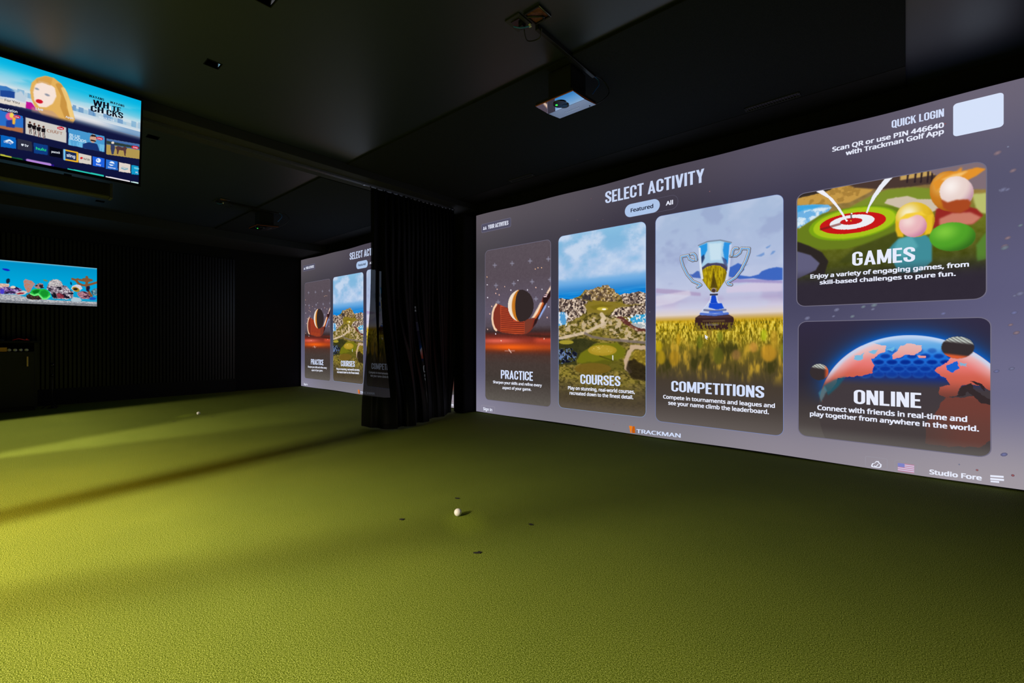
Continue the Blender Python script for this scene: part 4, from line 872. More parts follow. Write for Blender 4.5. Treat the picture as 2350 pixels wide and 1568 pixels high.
# plain blonde figure
p.poly(z1((250, 550), (300, 560), (360, 640), (240, 610)), (190, 20, 150), 1)
p.poly(z1((285, 440), (300, 370), (350, 325), (430, 305), (510, 325), (580, 380), (640, 470), (670, 560), (690, 640), (710, 720), (690, 760), (560, 730), (400, 680), (330, 600), (295, 520)), (226, 176, 92), 1)
p.poly(z1((330, 400), (370, 350), (450, 370), (520, 420), (535, 500), (500, 570), (440, 605), (370, 600), (325, 540), (315, 460)), (246, 226, 214), 2)
p.poly(z1((340, 340), (430, 310), (500, 330), (480, 400), (400, 370), (350, 380)), (206, 150, 70), 2, .7); p.line(z1((560, 400), (610, 500), (600, 600), (640, 700)), .012, (184, 128, 50), .6, 4); p.line(z1((600, 430), (650, 560), (680, 690)), .008, (246, 214, 140), .7, 3)
p.ell(*z1((372, 548))[0], 8.6, 4.6, (206, 24, 44), 1, 1, 15); p.ell(*z1((350, 430))[0], 5.2, 2.2, (120, 130, 150), 2, .8, 20); p.ell(*z1((447, 487))[0], 6.2, 2.4, (120, 130, 150), 2, .8, 20)
p.poly(z1((300, 600), (500, 640), (560, 700), (460, 700), (300, 650)), (190, 150, 130), 4, .6)
p.mix(smooth(.44, .49, p.v) * (p.v < .56), (18, 22, 62))
p.poly(z1((-200, 480), (242, 570), (242, 612), (-200, 525)), (226, 216, 204), 1)
def tq(x0, y0, x1, y1, hgt, col, blur=0): p.poly(z1((x0, y0), (x1, y1), (x1, y1 + hgt * .93), (x0, y0 + hgt)), col, blur)
# recommendation row
tq(-640, 470, -185, 580, 172, (150, 60, 44)); p.ell(*z1((-420, 610))[0], 16, 20, (226, 170, 90), 3); tq(-1150, 330, -665, 462, 178, (40, 120, 90)); p.ell(*z1((-900, 480))[0], 26, 14, (190, 220, 150), 4)
for k_, col_ in enumerate(((120, 40, 160), (200, 60, 50), (40, 60, 90), (230, 226, 220))): tq(-330 - 190 * k_, 800 - 38 * k_, -175 - 190 * k_, 832 - 38 * k_, 118, col_)
tq(-160, 590, 218, 690, 165, (40, 110, 200)); p.poly(z1((-160, 760), (218, 800), (218, 848), (-160, 770)), (176, 110, 70), 2); p.ell(*z1((95, 690))[0], 10, 9, (226, 90, 150), 2); p.ell(*z1((110, 680))[0], 5, 6, (240, 210, 90), 1); p.poly(z1((60, 730), (140, 720), (140, 800), (60, 790)), (30, 60, 150), 1); p.poly(z1((120, 700), (150, 700), (140, 770), (115, 760)), (240, 180, 60), 1)
tq(242, 698, 628, 795, 158, (206, 202, 196), 1)
for i, (x, y) in enumerate(((283, 770), (325, 785), (368, 800), (412, 812))):
    p.ell(*z1((x, y - 22))[0], 2.6, 2.8, (90, 50, 40)); p.poly(z1((x - 22, y - 10), (x + 20, y - 8), (x + 16, y + 30), (x - 20, y + 26)), (20, 16, 22), 0); p.poly(z1((x - 10, y + 26), (x - 2, y + 28), (x + 4, y + 90), (x - 4, y + 90)), (120, 80, 74), 0); p.poly(z1((x + 4, y + 28), (x + 12, y + 30), (x + 18, y + 84), (x + 10, y + 84)), (40, 30, 36), 0)
tq(648, 802, 990, 880, 158, (70, 150, 206)); p.mix(p.mask(z1((648, 900), (990, 960), (990, 1030), (648, 960)), 2) * (.4 + .6 * (fbm(72, p.u * 90, p.v * 8, 2) > .5)), (110, 186, 226))
p.poly(z1((785, 950), (840, 935), (920, 950), (945, 1022), (785, 990)), (24, 50, 110), 1); p.ell(*z1((882, 900))[0], 7.5, 10, (206, 160, 136), 1); p.poly(z1((850, 880), (870, 862), (905, 868), (918, 895), (905, 885), (860, 880)), (30, 26, 30), 0); p.line(z1((865, 917), (900, 924)), .004, (40, 30, 28))
tq(1008, 900, 1322, 955, 150, (176, 150, 80)); p.poly(z1((1008, 900), (1322, 955), (1322, 1010), (1008, 955)), (70, 110, 170), 1); p.mix(p.mask(z1((1008, 920), (1322, 980), (1322, 1000), (1008, 950)), 1), (44, 60, 56))
p.poly(z1((1090, 985), (1120, 970), (1160, 985), (1185, 975), (1205, 990), (1195, 1010), (1190, 1065), (1180, 1065), (1170, 1015), (1130, 1010), (1118, 1050), (1108, 1045), (1105, 1005)), (84, 56, 60), 0); p.poly(z1((1050, 950), (1080, 945), (1090, 990), (1075, 1050), (1058, 1050), (1048, 1000)), (50, 60, 96), 0); p.ell(*z1((1068, 940))[0], 3.4, 2.6, (230, 220, 200))
for (x, y) in ((162, 695), (575, 803), (945, 900), (1280, 985)): p.ell(*z1((x, y))[0], 8.2, 3.7, (206, 24, 50), 0, 1, 10)
# app row
apps = [((-150, 835), (-10, 862), 118, (30, 140, 60)), ((5, 866), (150, 893), 112, (10, 100, 190)), ((166, 902), (303, 930), 100, (44, 46, 64)), ((320, 940), (453, 966), 98, (14, 60, 130)), ((470, 975), (592, 1002), 92, (6, 8, 22)),
        ((610, 1008), (733, 1034), 92, (22, 40, 84)), ((745, 1038), (864, 1064), 90, (214, 206, 196)), ((878, 1068), (990, 1090), 90, (30, 96, 220)), ((1004, 1096), (1115, 1118), 90, (40, 110, 206)), ((1127, 1124), (1235, 1146), 88, (220, 210, 200)), ((1245, 1150), (1312, 1163), 88, (16, 150, 200))]
for (a, b, hh, col) in apps: tq(a[0], a[1], b[0], b[1], hh, col, 0)
p.line(z1((610, 1008), (733, 1034), (733, 1120), (610, 1098), (610, 1008)), .004, (236, 180, 40)); p.line(z1((610, 1098), (610, 1008)), .004, (110, 190, 240))
p.ell(*z1((932, 1108))[0], 5.4, 5, (226, 240, 250)); p.ell(*z1((925, 1103))[0], 1.6, 1.6, (40, 110, 220)); p.ell(*z1((1058, 1138))[0], 6, 5, (230, 240, 250)); p.line(z1((1030, 1134), (1085, 1148)), .004, (60, 120, 206)); p.ell(*z1((772, 1085))[0], 3.2, 2.5, (206, 24, 36)); p.line(z1((60, 925), (90, 915), (118, 935)), .004, (226, 240, 250)); p.line(z1((1152, 1182), (1180, 1194), (1208, 1188)), .003, (120, 170, 190)); p.line(z1((1280, 1180), (1308, 1186)), .006, (120, 210, 230), .8)
# bottom strip
p.poly(z1((-200, 1010), (0, 1050), (0, 1075), (-200, 1035)), (60, 90, 40)); p.poly(z1((0, 1045), (110, 1070), (110, 1090), (0, 1075)), (190, 190, 60), 1); p.poly(z1((110, 1075), (215, 1090), (215, 1108), (110, 1098)), (20, 90, 50), 1)
p.poly(z1((245, 1100), (512, 1148), (512, 1168), (245, 1122)), (34, 14, 120)); p.line(z1((265, 1106), (300, 1114), (380, 1130), (470, 1146)), .006, (214, 160, 240), .8, 3)
p.poly(z1((642, 1182), (982, 1246), (982, 1266), (642, 1200)), (40, 196, 180)); p.poly(z1((1000, 1255), (1232, 1300), (1232, 1316), (1000, 1272)), (230, 224, 232)); p.poly(z1((1240, 1304), (1310, 1318), (1310, 1334), (1240, 1320)), (200, 234, 232))
pic = p.build('picture', TVM, tv, .0005)
TW = glow('television_white', L8(222, 230, 240)); TB = glow('television_black', L8(10, 12, 26)); TG = glow('television_green', L8(40, 220, 130)); TN = glow('television_bronze', L8(150, 96, 60)); TR = glow('television_dark_grey', L8(60, 60, 70)); TP = glow('television_pale_blue', L8(206, 230, 244))
def tvt(s, bl, br, tl, m, bold=.02): text_on(T, 'lettering', s, *z1(bl, br, tl), m, pic, .002, bold)
tvt('WAYANS', (842, 505), (985, 545), (842, 482), TB, .04); tvt('WAYANS', (1042, 565), (1178, 605), (1042, 543), TB, .04)
tvt('WH', (880, 590), (1030, 622), (880, 530), TB, .07); tvt('i', (1034, 630), (1052, 634), (1034, 590), TW, .026); tvt('TE', (1060, 640), (1145, 658), (1060, 590), TB, .07)
tvt('CH', (858, 640), (980, 664), (858, 585), TB, .07); tvt('i', (988, 664), (1000, 667), (988, 625), TW, .026); tvt('CKS', (1008, 678), (1165, 713), (1008, 622), TB, .07)
tvt('Watch Free', (935, 703), (1080, 738), (935, 683), TW, .015); tvt('For You', (45, 545), (185, 575), (45, 520), TR, .01); tvt('Live', (338, 628), (408, 640), (338, 602), TW, .02); tvt('Apps', (620, 702), (697, 718), (620, 682), TW, .02)
tvt('Recommendation', (-110, 608), (165, 660), (-110, 580), TW, .015); tvt('THE', (508, 828), (538, 834), (508, 818), TN, .01); tvt('CRAFT', (443, 838), (592, 868), (443, 808), TN, .005)
tvt('BLUE', (658, 878), (758, 902), (658, 848), TP, .024); tvt('BLOODS', (658, 908), (818, 942), (658, 880), TP, .024)
for (x, y) in ((140, 698), (554, 806), (925, 903), (1262, 988)): tvt('Live', (x, y), (x + 40, y + 8), (x, y - 14), TW, .024)
tvt('Disney+', (36, 938), (122, 956), (36, 918), TW, .01); tvt('tv', (232, 974), (270, 982), (232, 948), TW, .02); tvt('hulu', (340, 1005), (436, 1020), (340, 978), TG, .026); tvt('peacock', (487, 1033), (568, 1045), (487, 1012), TW, .024)
tvt('sling', (630, 1070), (712, 1086), (630, 1040), TW, .026); tvt('YouTube', (790, 1100), (850, 1110), (790, 1080), TR, .024); tvt('Bixby', (910, 1150), (957, 1158), (910, 1134), TW, .024); tvt('Internet', (1022, 1176), (1095, 1190), (1022, 1162), TW, .024); tvt('alexa', (1150, 1178), (1210, 1190), (1150, 1160), glow('television_teal_grey', L8(140, 180, 190)), .01); tvt('PC', (1284, 1228), (1308, 1232), (1284, 1212), TW, .024)
ap = z1((205, 968), (213, 972), (222, 968), (226, 958), (222, 950), (213, 952), (204, 948), (200, 956)); poly_on(T, 'fruit_icon', ap, TW, pic, .002)
# ceiling bracket of the large television
ax, ay, az = top
def wbox(nm, x0, x1, y0, y1, z0, z1_, m, par, org):
    o = bm_obj(nm, box_bm(x0, x1, y0, y1, z0, z1_), m); return hang(o, par, org)
wbox('mount_arm', -4.66, -4.63, .15, .31, 2.45, 2.829, M['plastic'], tv, top)
wbox('mount_plate', -4.63, -4.617, .05, .41, 2.38, 2.60, M['plastic'], tv, top)
tag(tv, 'large tilted television hanging high at left showing a streaming menu', 'television')
# soundbar slung under it
sb = empty('soundbar', (-4.625, .19, 2.14))
o = box('body', -.045, .045, -.62, .435, -.055, .055, M['plastic'], sb, bevel=.012)
o = box('end_cap', -.047, .047, .428, .445, -.057, .057, M['grey_plastic'], sb, bevel=.004)
for yy in (-.3, .2): box('hanger', -.012, .012, yy - .02, yy + .02, .05, .071, M['plastic'], sb)
tag(sb, 'long black soundbar slung below the large television', 'soundbar')

# aquarium television on the slatted wall
XT = -9.86
ST2 = Surf((XT, 0, 0), (0, 1, 0), (0, 0, 1)); tr = ST2.st(222.4, 616.0); br = ST2.st(222.4, 703.6); hh = tr[1] - br[1]; ww = hh * 16 / 9
tv2, T2, p, sbox2 = television('television', (XT, tr[0], tr[1]), (0, 1, 0), (0, 0, 1), -ww, 0.0, -hh, 0.0, 300, 150)
z2 = zc(8.712, 0, 560)
p.fill([(0, (150, 206, 226)), (.02, (40, 160, 206)), (.05, (0, 146, 200)), (.3, (0, 158, 210)), (.55, (0, 166, 220)), (.8, (10, 160, 206)), (1, (30, 150, 190))])
n1 = fbm(81, p.u * 90, p.v * 60, 2); n2 = fbm(82, p.u * 30, p.v * 20, 3)
p.poly(z2((-600, 980), (0, 1000), (300, 1010), (600, 1080), (1000, 1120), (1400, 1140), (1940, 1160), (1940, 1260), (-600, 1190)), (168, 172, 180), 1); sand = p.mask(z2((-600, 980), (0, 1000), (600, 1080), (1000, 1120), (1940, 1160), (1940, 1260), (-600, 1190))); p.mix(sand * smooth(.5, .7, n1) * .7, (206, 204, 204)); p.mix(sand * (1 - smooth(.3, .5, n1)) * .6, (110, 114, 126))
p.poly(z2((0, 1110), (500, 1150), (1000, 1170), (1400, 1180), (1940, 1200), (1940, 1255), (0, 1190)), (96, 98, 104), 1, .6)
def rock(pts, col, lo=None, hi=None):
    m = p.mask(z2(*pts)); p.mix(m, col)
    if hi is not None: p.mix(m * smooth(.5, .64, n1), hi)
    if lo is not None: p.mix(m * (1 - smooth(.36, .48, n2)), lo)
rock(((-300, 800), (0, 790), (180, 800), (190, 830), (150, 880), (-300, 880)), (206, 170, 150), (90, 50, 60), (236, 206, 190)); rock(((-300, 880), (100, 860), (330, 860), (430, 900), (440, 960), (300, 1000), (0, 1000), (-300, 980)), (120, 80, 150), (40, 30, 70), (190, 170, 210))
p.ell(*z2((260, 865))[0], 6, 3, (226, 206, 190)); p.poly(z2((290, 1000), (380, 950), (470, 930), (560, 960), (500, 1010), (380, 1030)), (206, 196, 196), 1); p.poly(z2((320, 1000), (400, 970), (500, 975), (460, 1000), (360, 1010)), (150, 20, 36), 1); p.ell(*z2((45, 950))[0], 5, 6, (70, 60, 200), 1)
rock(((470, 740), (510, 700), (560, 720), (640, 740), (700, 800), (640, 880), (600, 960), (560, 980), (520, 930), (480, 840)), (170, 140, 136), None, (196, 120, 90)); rock(((680, 860), (740, 800), (800, 780), (860, 800), (880, 880), (760, 900)), (150, 130, 130), (40, 30, 40), (190, 120, 100))
rock(((520, 1040), (580, 990), (760, 1000), (860, 1080), (820, 1115), (640, 1115), (540, 1090)), (44, 34, 34), None, (96, 66, 50))
rock(((960, 800), (1000, 740), (1060, 710), (1160, 710), (1230, 760), (1260, 830), (1330, 840), (1400, 920), (1470, 960), (1460, 1080), (1340, 1110), (1060, 1090), (1000, 960), (930, 900)), (120, 104, 120), (26, 24, 40), (206, 200, 206))
p.mix(p.mask(z2((960, 800), (1000, 740), (1060, 710), (1160, 710), (1230, 760), (1260, 830), (1180, 860), (1000, 840)), 1) * (.55 + .45 * smooth(.4, .55, n1)), (206, 202, 200)); p.poly(z2((1120, 1000), (1190, 980), (1280, 1030), (1280, 1090), (1160, 1080)), (140, 40, 56), 2, .8); p.poly(z2((1060, 960), (1120, 990), (1140, 1080), (1070, 1080)), (16, 16, 28), 2)
p.poly(z2((600, 970), (640, 915), (720, 895), (790, 900), (880, 895), (960, 930), (1005, 990), (1005, 1060), (940, 1110), (850, 1115), (800, 1060), (770, 1020), (740, 1040), (660, 1040), (610, 1005)), (34, 186, 64)); p.poly(z2((640, 950), (720, 915), (800, 925), (760, 980), (680, 1000)), (8, 110, 30), 2); p.poly(z2((820, 940), (900, 920), (970, 970), (950, 1050), (860, 1060), (800, 990)), (20, 146, 44), 2); p.line(z2((610, 1000), (690, 1030), (760, 1000), (800, 1040), (860, 1100), (940, 1095), (1000, 1040)), .006, (120, 236, 130), .9, 2)
rock(((1420, 890), (1450, 840), (1530, 812), (1610, 830), (1650, 890), (1600, 930), (1480, 950)), (206, 196, 206), None, (226, 222, 226)); p.ell(*z2((1520, 910))[0], 9, 5, (170, 130, 30), 1, 1, 25); p.ell(*z2((1510, 905))[0], 5, 2.5, (30, 24, 30), 1)
rock(((1540, 980), (1640, 940), (1740, 960), (1820, 1040), (1780, 1100), (1640, 1100), (1560, 1040)), (150, 100, 116), (70, 40, 60), (190, 140, 150)); rock(((1820, 940), (1880, 890), (1940, 885), (1940, 1040), (1850, 1020)), (70, 120, 140), (30, 60, 80), (130, 170, 180))
p.poly(z2((1410, 1120), (1470, 1060), (1530, 1070), (1600, 1080), (1640, 1130), (1560, 1160), (1440, 1150)), (176, 196, 206), 1); p.poly(z2((1780, 1090), (1840, 1060), (1930, 1080), (1900, 1120), (1800, 1120)), (30, 80, 190), 1)
for pts in (((1450, 700), (1520, 725), (1570, 790), (1650, 825), (1730, 830), (1840, 800), (1940, 770)), ((1520, 725), (1555, 705)), ((1735, 660), (1740, 720), (1730, 830), (1745, 900), (1790, 980), (1830, 1040)), ((1600, 720), (1680, 735), (1740, 750), (1830, 725)), ((1670, 705), (1740, 700), (1810, 720))): p.line(z2(*pts), .012, (132, 84, 50), 1, 2)
p.poly(z2((1730, 850), (1790, 840), (1800, 880), (1770, 960), (1720, 930)), (30, 24, 50), 1)
p.ell(*z2((122, 515))[0], 9, 2.4, (20, 30, 190), 1, 1, 12); p.ell(*z2((910, 732))[0], 5.5, 1.8, (120, 130, 80), 1, 1, 14); p.ell(*z2((160, 740))[0], 4.5, 6, (20, 40, 60), 1, 1, 20); p.ell(*z2((1420, 790))[0], 1.8, 4, (10, 50, 90), 1, 1, -15)
p.build('picture', TVM, tv2, .0005)
wbox('mount_plate', XL + .02, XT - .034, tr[0] - .75, tr[0] - .35, 1.7, 2.0, M['plastic'], tv2, (XT, tr[0], tr[1]))
tag(tv2, 'small television on the slatted wall showing an aquarium reef', 'television')

# ------------------------------------------------------------------ slatted wall cladding
sl = empty('slat_wall_panel', (XL, 0, .25))
box('backing', 0.0, .012, -1.35, 3.19, 0.0, 2.32, M['slat_felt'], sl)
proto = None; pitch = .05; k = 0; y = 3.165
while y > -1.33:
    if proto is None:
        proto = bm_obj('slat', box_bm(.012, .034, -.016, .016, 0.0, 2.32), M['slat'], sl); o = proto
    else:
        o = proto.copy(); C.objects.link(o); o.parent = sl
    o.location = (0, y, 0); y -= pitch
tag(sl, 'black vertical slat cladding on the far left wall', 'wall panel')

# ------------------------------------------------------------------ curtain, track and padded post
def lerp(a, b, t): return a + (b - a) * t
topP = [(0.0, -4.76, 2.955), (.25, -4.75, 3.22), (.5, -4.75, 3.55), (.8, -4.745, 3.97), (1.0, -4.715, 4.228)]
botP = [(0.0, -4.745, 2.815), (.05, -4.56, 2.83), (.12, -4.345, 2.88), (.20, -4.29, 3.02), (.32, -4.30, 3.20), (.55, -4.41, 3.50), (.8, -4.55, 3.88), (1.0, -4.67, 4.14)]
def path(P, s):
    xs = [q[0] for q in P]; return np.interp(s, xs, [q[1] for q in P]), np.interp(s, xs, [q[2] for q in P])
NS, NT = 460, 50; zt = 2.795; zb_ = 0.018
ss = np.linspace(0, 1, NS); V = []
freq = np.interp(ss, [0, .12, .3, .45, 1], [5, 7, 15, 20, 24]); phase = np.cumsum(freq) / NS * 2 * math.pi
sweep = 2 * math.pi * 5.2 * ss ** .9                       # a few broad folds that open toward the floor
ker = np.ones(25) / 25
tx, ty = path(topP, ss); bx_, by_ = path(botP, ss)
bx_ = np.convolve(np.pad(bx_, 12, 'edge'), ker, 'valid'); by_ = np.convolve(np.pad(by_, 12, 'edge'), ker, 'valid')
for j in range(NT):
    t = j / (NT - 1); z = lerp(zt, zb_, t)
    wgt = float(smooth(.28, 1.0, np.array(t))) ** (1.5 * (1 + 3.5 * ss ** 8))
    X = tx * (1 - wgt) + bx_ * wgt; Y = ty * (1 - wgt) + by_ * wgt
    amp = np.interp(ss, [0, .05, .2, .4, .95, 1], [.012, .03, .055, .062, .055, .008]) * (.55 + .45 * min(1, t * 6))
    fine = (1 - wgt) ** 1.2 * .92 + .08; wide = np.interp(ss, [0, .06, .2, .8, 1], [0, .03, .05, .045, .02]) * smooth(.15, .75, np.array(t))
    sh_ = .35 * wgt * 6.28 * np.sin(ss * 4)
    X = X + amp * fine * np.sin(phase) + wide * np.sin(sweep + sh_)
    Y = Y + amp * fine * .75 * np.sin(2 * phase + .9) + .4 * wide * np.sin(2 * sweep + sh_)
    for i in range(NS): V.append((X[i], Y[i], z))
F = [(j * NS + i, (j + 1) * NS + i, (j + 1) * NS + i + 1, j * NS + i + 1) for j in range(NT - 1) for i in range(NS - 1)]
cu = empty('divider_curtain', (-4.75, 3.5, 0))
V0 = [(a + 4.75, b - 3.5, c) for a, b, c in V]
co = mesh_obj('cloth', V0, F, M['curtain'], cu, True)
M['lining'] = mat('black_curtain_lining', (0.006, 0.006, 0.006, 1), 0.7)
for (sa, sb_, r0, r1) in ((.012, .149, 0, int(NT * .36)), (.0, .149, int(NT * .86), NT), (.15, .345, 0, NT), (.385, .53, 0, NT), (.56, 1.0, 0, NT)):     # opaque lining strips on the far side
    i0, i1 = int(sa * (NS - 1)), int(sb_ * (NS - 1)); w_ = i1 - i0 + 1
    lv = [(V0[j * NS + i][0] - .012, V0[j * NS + i][1] + .004, V0[j * NS + i][2]) for j in range(r0, r1) for i in range(i0, i1 + 1)]
    mesh_obj('lining', lv, [(j * w_ + i, (j + 1) * w_ + i, (j + 1) * w_ + i + 1, j * w_ + i + 1) for j in range(r1 - r0 - 1) for i in range(w_ - 1)], M['lining'], cu, True)
hv = []; hf = []                                  # hem: doubled strip along the bottom
for i in range(NS):
    for z, o_ in ((.018, .003), (.075, .003)):
        a, b, _ = V0[(NT - 1) * NS + i]; hv.append((a + o_, b - o_, z))
hf = [(2 * i, 2 * i + 1, 2 * i + 3, 2 * i + 2) for i in range(NS - 1)]
mesh_obj('hem', hv, hf, M['curtain'], cu, True)
for i in range(14):
    q = int(i * (NS - 1) / 13); a, b, _ = V0[q]
    box('glider', a - .006, a + .006, b - .006, b + .006, 2.79, 2.805, M['plastic'], cu)
tag(cu, 'sheer black pleated curtain hanging between the two bays', 'curtain')
tk = empty('curtain_track', (-4.755, 0, 2.83))
tb = bmesh.new()
box_bm(-.016, .016, -1.4, 4.24, -.004, 0, bm=tb); box_bm(-.016, -.012, -1.4, 4.24, -.024, -.004, bm=tb); box_bm(.012, .016, -1.4, 4.24, -.024, -.004, bm=tb)
bm_obj('rail', tb, M['steel'], tk); box('end_stop', -.012, .012, 2.86, 2.885, -.03, -.005, M['steel'], tk)
M['steel_dark'] = M['steel']
tag(tk, 'slim metal curtain track along the bulkhead beam', 'curtain track')
ps = empty('padded_post', (-4.66, 4.4, 0))
o = box('padding', -.098, .108, -.155, .128, 0.0, 2.74, M['webbing'], ps, bevel=.03)
for zz in (.5, 1.4, 2.3): box('strap', -.10, .110, -.158, .129, zz, zz + .04, M['webbing'], ps, bevel=.004)
tag(ps, 'black padded post between the curtain and the large screen', 'post')

# ------------------------------------------------------------------ ceiling launch monitors with wiring
UX, UY = -1.83, 2.554
lm = empty('launch_monitor', (UX, UY, 2.68)); lm.scale = (.96, .96, .96)
def plate(y):                       # shallow V: rear glass dips, front cover rises
    return -.022 + .032 * y if y < .1565 else -.017 + .14 * (y - .1565)
o = box('housing', -.094, .106, .06, .262, .0, .222, M['plastic'], lm, bevel=.006)
def wedge(nm, x0, x1, y0, y1, dz0, dz1, m, par=lm):
    V = [(x, y, plate(y) + d) for d in (dz0, dz1) for x, y in ((x0, y0), (x1, y0), (x1, y1), (x0, y1))]
    return mesh_obj(nm, V, [(0, 3, 2, 1), (4, 5, 6, 7), (0, 1, 5, 4), (1, 2, 6, 5), (2, 3, 7, 6), (3, 0, 4, 7)], m, par)
wedge('base_plate', -.162, .162, 0, .31, .003, .026, M['plastic'])
wedge('rim', -.163, .163, -.002, .001, .001, .007, M['orange_edge_reflection']); wedge('rim', .161, .164, 0, .31, .001, .005, M['orange_edge_reflection'])  # orange rims paint the reflection caught along the plate's edges
gl = wedge('rear_glass', -.162, .162, .001, .155, 0, .003, M['mirror_glass']); wedge('front_cover', -.162, .162, .158, .31, 0, .003, M['mirror_front'])
def disc(nm, cx, cy, r, d, m, par, n=20, hgt=.004):
    V = [(cx + r * math.cos(2 * math.pi * k / n), cy + r * math.sin(2 * math.pi * k / n), plate(cy) + q) for q in (d, d + hgt) for k in range(n)]
    return mesh_obj(nm, V, [tuple(range(n))[::-1], tuple(range(n, 2 * n))] + [(k, (k + 1) % n, n + (k + 1) % n, n + k) for k in range(n)], m, par)
disc('lens_surround', -.005, .085, .05, -.006, M['gloss_black'], lm, hgt=.008); disc('lens_surround', .005, .125, .036, -.005, M['plastic'], lm, hgt=.007)
disc('lens', .012, .122, .02, -.009, M['gloss_black'], lm, hgt=.006)
disc('status_light', -.028, .075, .0085, -.0085, glow('status_green', (0.05, 0.9, 0.1, 1), 1.2), lm, hgt=.004)
co_, fa = block_text('TRACKMAN', .14); co_ = co_ / np.array([co_[:, 0].max(), 1.0])
mesh_obj('lettering', [(-.068 + .125 * a, .238 + .014 * (1 - b), plate(.238 + .014 * (1 - b)) - .0012) for a, b in co_[:, :2]], fa, M['white_print'], lm)
box('ceiling_bracket', -.06, .06, .10, .22, .215, .2305, M['plastic'], lm)
tag(lm, 'black ceiling-mounted launch monitor with mirrored underside in the near bay', 'launch monitor', 'ceiling launch monitors')
def wiring():
    cr_ = empty('cable_raceway', (-1.695, 2.19, H)); box('channel', -.013, .013, 0, .366, -.032, 0, M['plastic'], cr_, bevel=.003); box('channel', -.013, .013, .368, .67, -.032, -.0185, M['plastic'], cr_, bevel=.003)
    tube('blue_lead', [(.0, .66, -.02), (.012, .70, -.035), (.018, .71, -.07), (.0, .69, -.11), (-.006, .66, -.15)], .0035, M['blue_cable'], cr_)
    tube('black_lead', [(.005, .68, -.015), (.03, .76, -.03), (.05, .80, -.10), (.02, .74, -.18), (-.02, .64, -.24)], .0035, M['plastic'], cr_)
    ob = empty('junction_box', (-1.637, 2.12, H))
    f = bmesh.new(); h = .058
    for (a0, a1, b0, b1) in ((-h, h, -h, -h + .008), (-h, h, h - .008, h), (-h, -h + .008, -h, h), (h - .008, h, -h, h)): box_bm(a0, a1, b0, b1, -.014, 0, bm=f)
    bm_obj('frame', f, M['plastic'], ob); box('box_bottom', -h + .008, h - .008, -h + .008, h - .008, -.004, 0, M['copper_box'], ob)
    tube('wire_loop', [(-.05, -.03, -.012), (0, -.01, -.022), (.03, .02, -.02), (.01, .045, -.012)], .006, M['plastic'], ob); tube('edge_trim', [(-.03, h, -.014), (h, h, -.014), (h, -h, -.014)], .0015, M['steel'], ob, sub=1)
    oc = empty('socket_plate', (-1.765, 2.10, H))
    box('plate', -.055, .055, -.062, .062, -.008, 0, M['grey_plastic'], oc, bevel=.002); box('socket_face', -.03, .03, -.035, .035, -.012, -.008, M['gloss_black'], oc); box('plug', .0, .03, .0, .03, -.034, -.012, M['plastic'], oc)
    tube('blue_lead', [(-.02, -.02, -.03), (.02, .0, -.045), (.07, .03, -.04)], .004, M['blue_cable'], oc); box('white_plug', .058, .074, .022, .036, -.044, -.03, M['white_cable'], oc)
    tube('black_lead', [(.02, .03, -.04), (-.01, .10, -.06), (.05, .14, -.05), (.10, .10, -.03)], .0035, M['plastic'], oc)
    return cr_, ob, oc
near = wiring()
NL = [('black cable raceway on the ceiling leading to the near launch monitor', 'cable raceway'), ('open square junction box with red-brown inside at top of the near ceiling', 'junction box'), ('dark socket plate with plugged blue lead beside the open junction box', 'socket')]
FLB = [('black cable raceway on the ceiling leading to the far launch monitor', 'cable raceway'), ('open junction box on the far bay ceiling behind the television', 'junction box'), ('dark socket plate with wires on the far bay ceiling', 'socket')]
for o, (lb, ct) in zip(near, NL): tag(o, lb, ct)
for o, (lb, ct) in zip(near, FLB):
    c = copy_tree(o); c.location.x -= 5.39; tag(c, lb, ct)
lm2 = copy_tree(lm); lm2.location.x -= 5.39
tag(lm2, 'black ceiling-mounted launch monitor in the far bay with a tiny green light', 'launch monitor', 'ceiling launch monitors')

# linear air diffusers at the front edge of the near panel
def diffuser(x0, x1, lb):
    e = empty('air_diffuser', ((x0 + x1) / 2, 4.10, 2.902)); L_ = (x1 - x0) / 2
    f = bmesh.new()
    for (a0, a1, b0, b1) in ((-L_, L_, -.035, -.03), (-L_, L_, .03, .035), (-L_, -L_ + .006, -.035, .035), (L_ - .006, L_, -.035, .035)): box_bm(a0, a1, b0, b1, -.008, 0, bm=f)
    bm_obj('frame', f, M['grey_plastic'], e); box('backing', -L_, L_, -.03, .03, -.002, 0, M['gloss_black'], e)
    n = int(2 * L_ / .02); pr = None
    for k in range(1, n):
        if pr is None: pr = box('blade', -.002, .002, -.03, .03, -.007, -.002, M['grey_plastic'], e); o = pr
        else: o = pr.copy(); C.objects.link(o); o.parent = e
        o.location.x = -L_ + k * .02
    for sx in (-1, 1): box('screw', sx * (L_ - .012) - .003, sx * (L_ - .012) + .003, -.003, .003, -.0095, -.007, M['steel'], e)
    tag(e, lb, 'air diffuser')
diffuser(-1.0, -.614, 'slotted black air diffuser on the ceiling above the QUICK LOGIN corner'); diffuser(-3.57, -3.226, 'slotted black air diffuser on the ceiling above the YOUR ACTIVITIES badge')

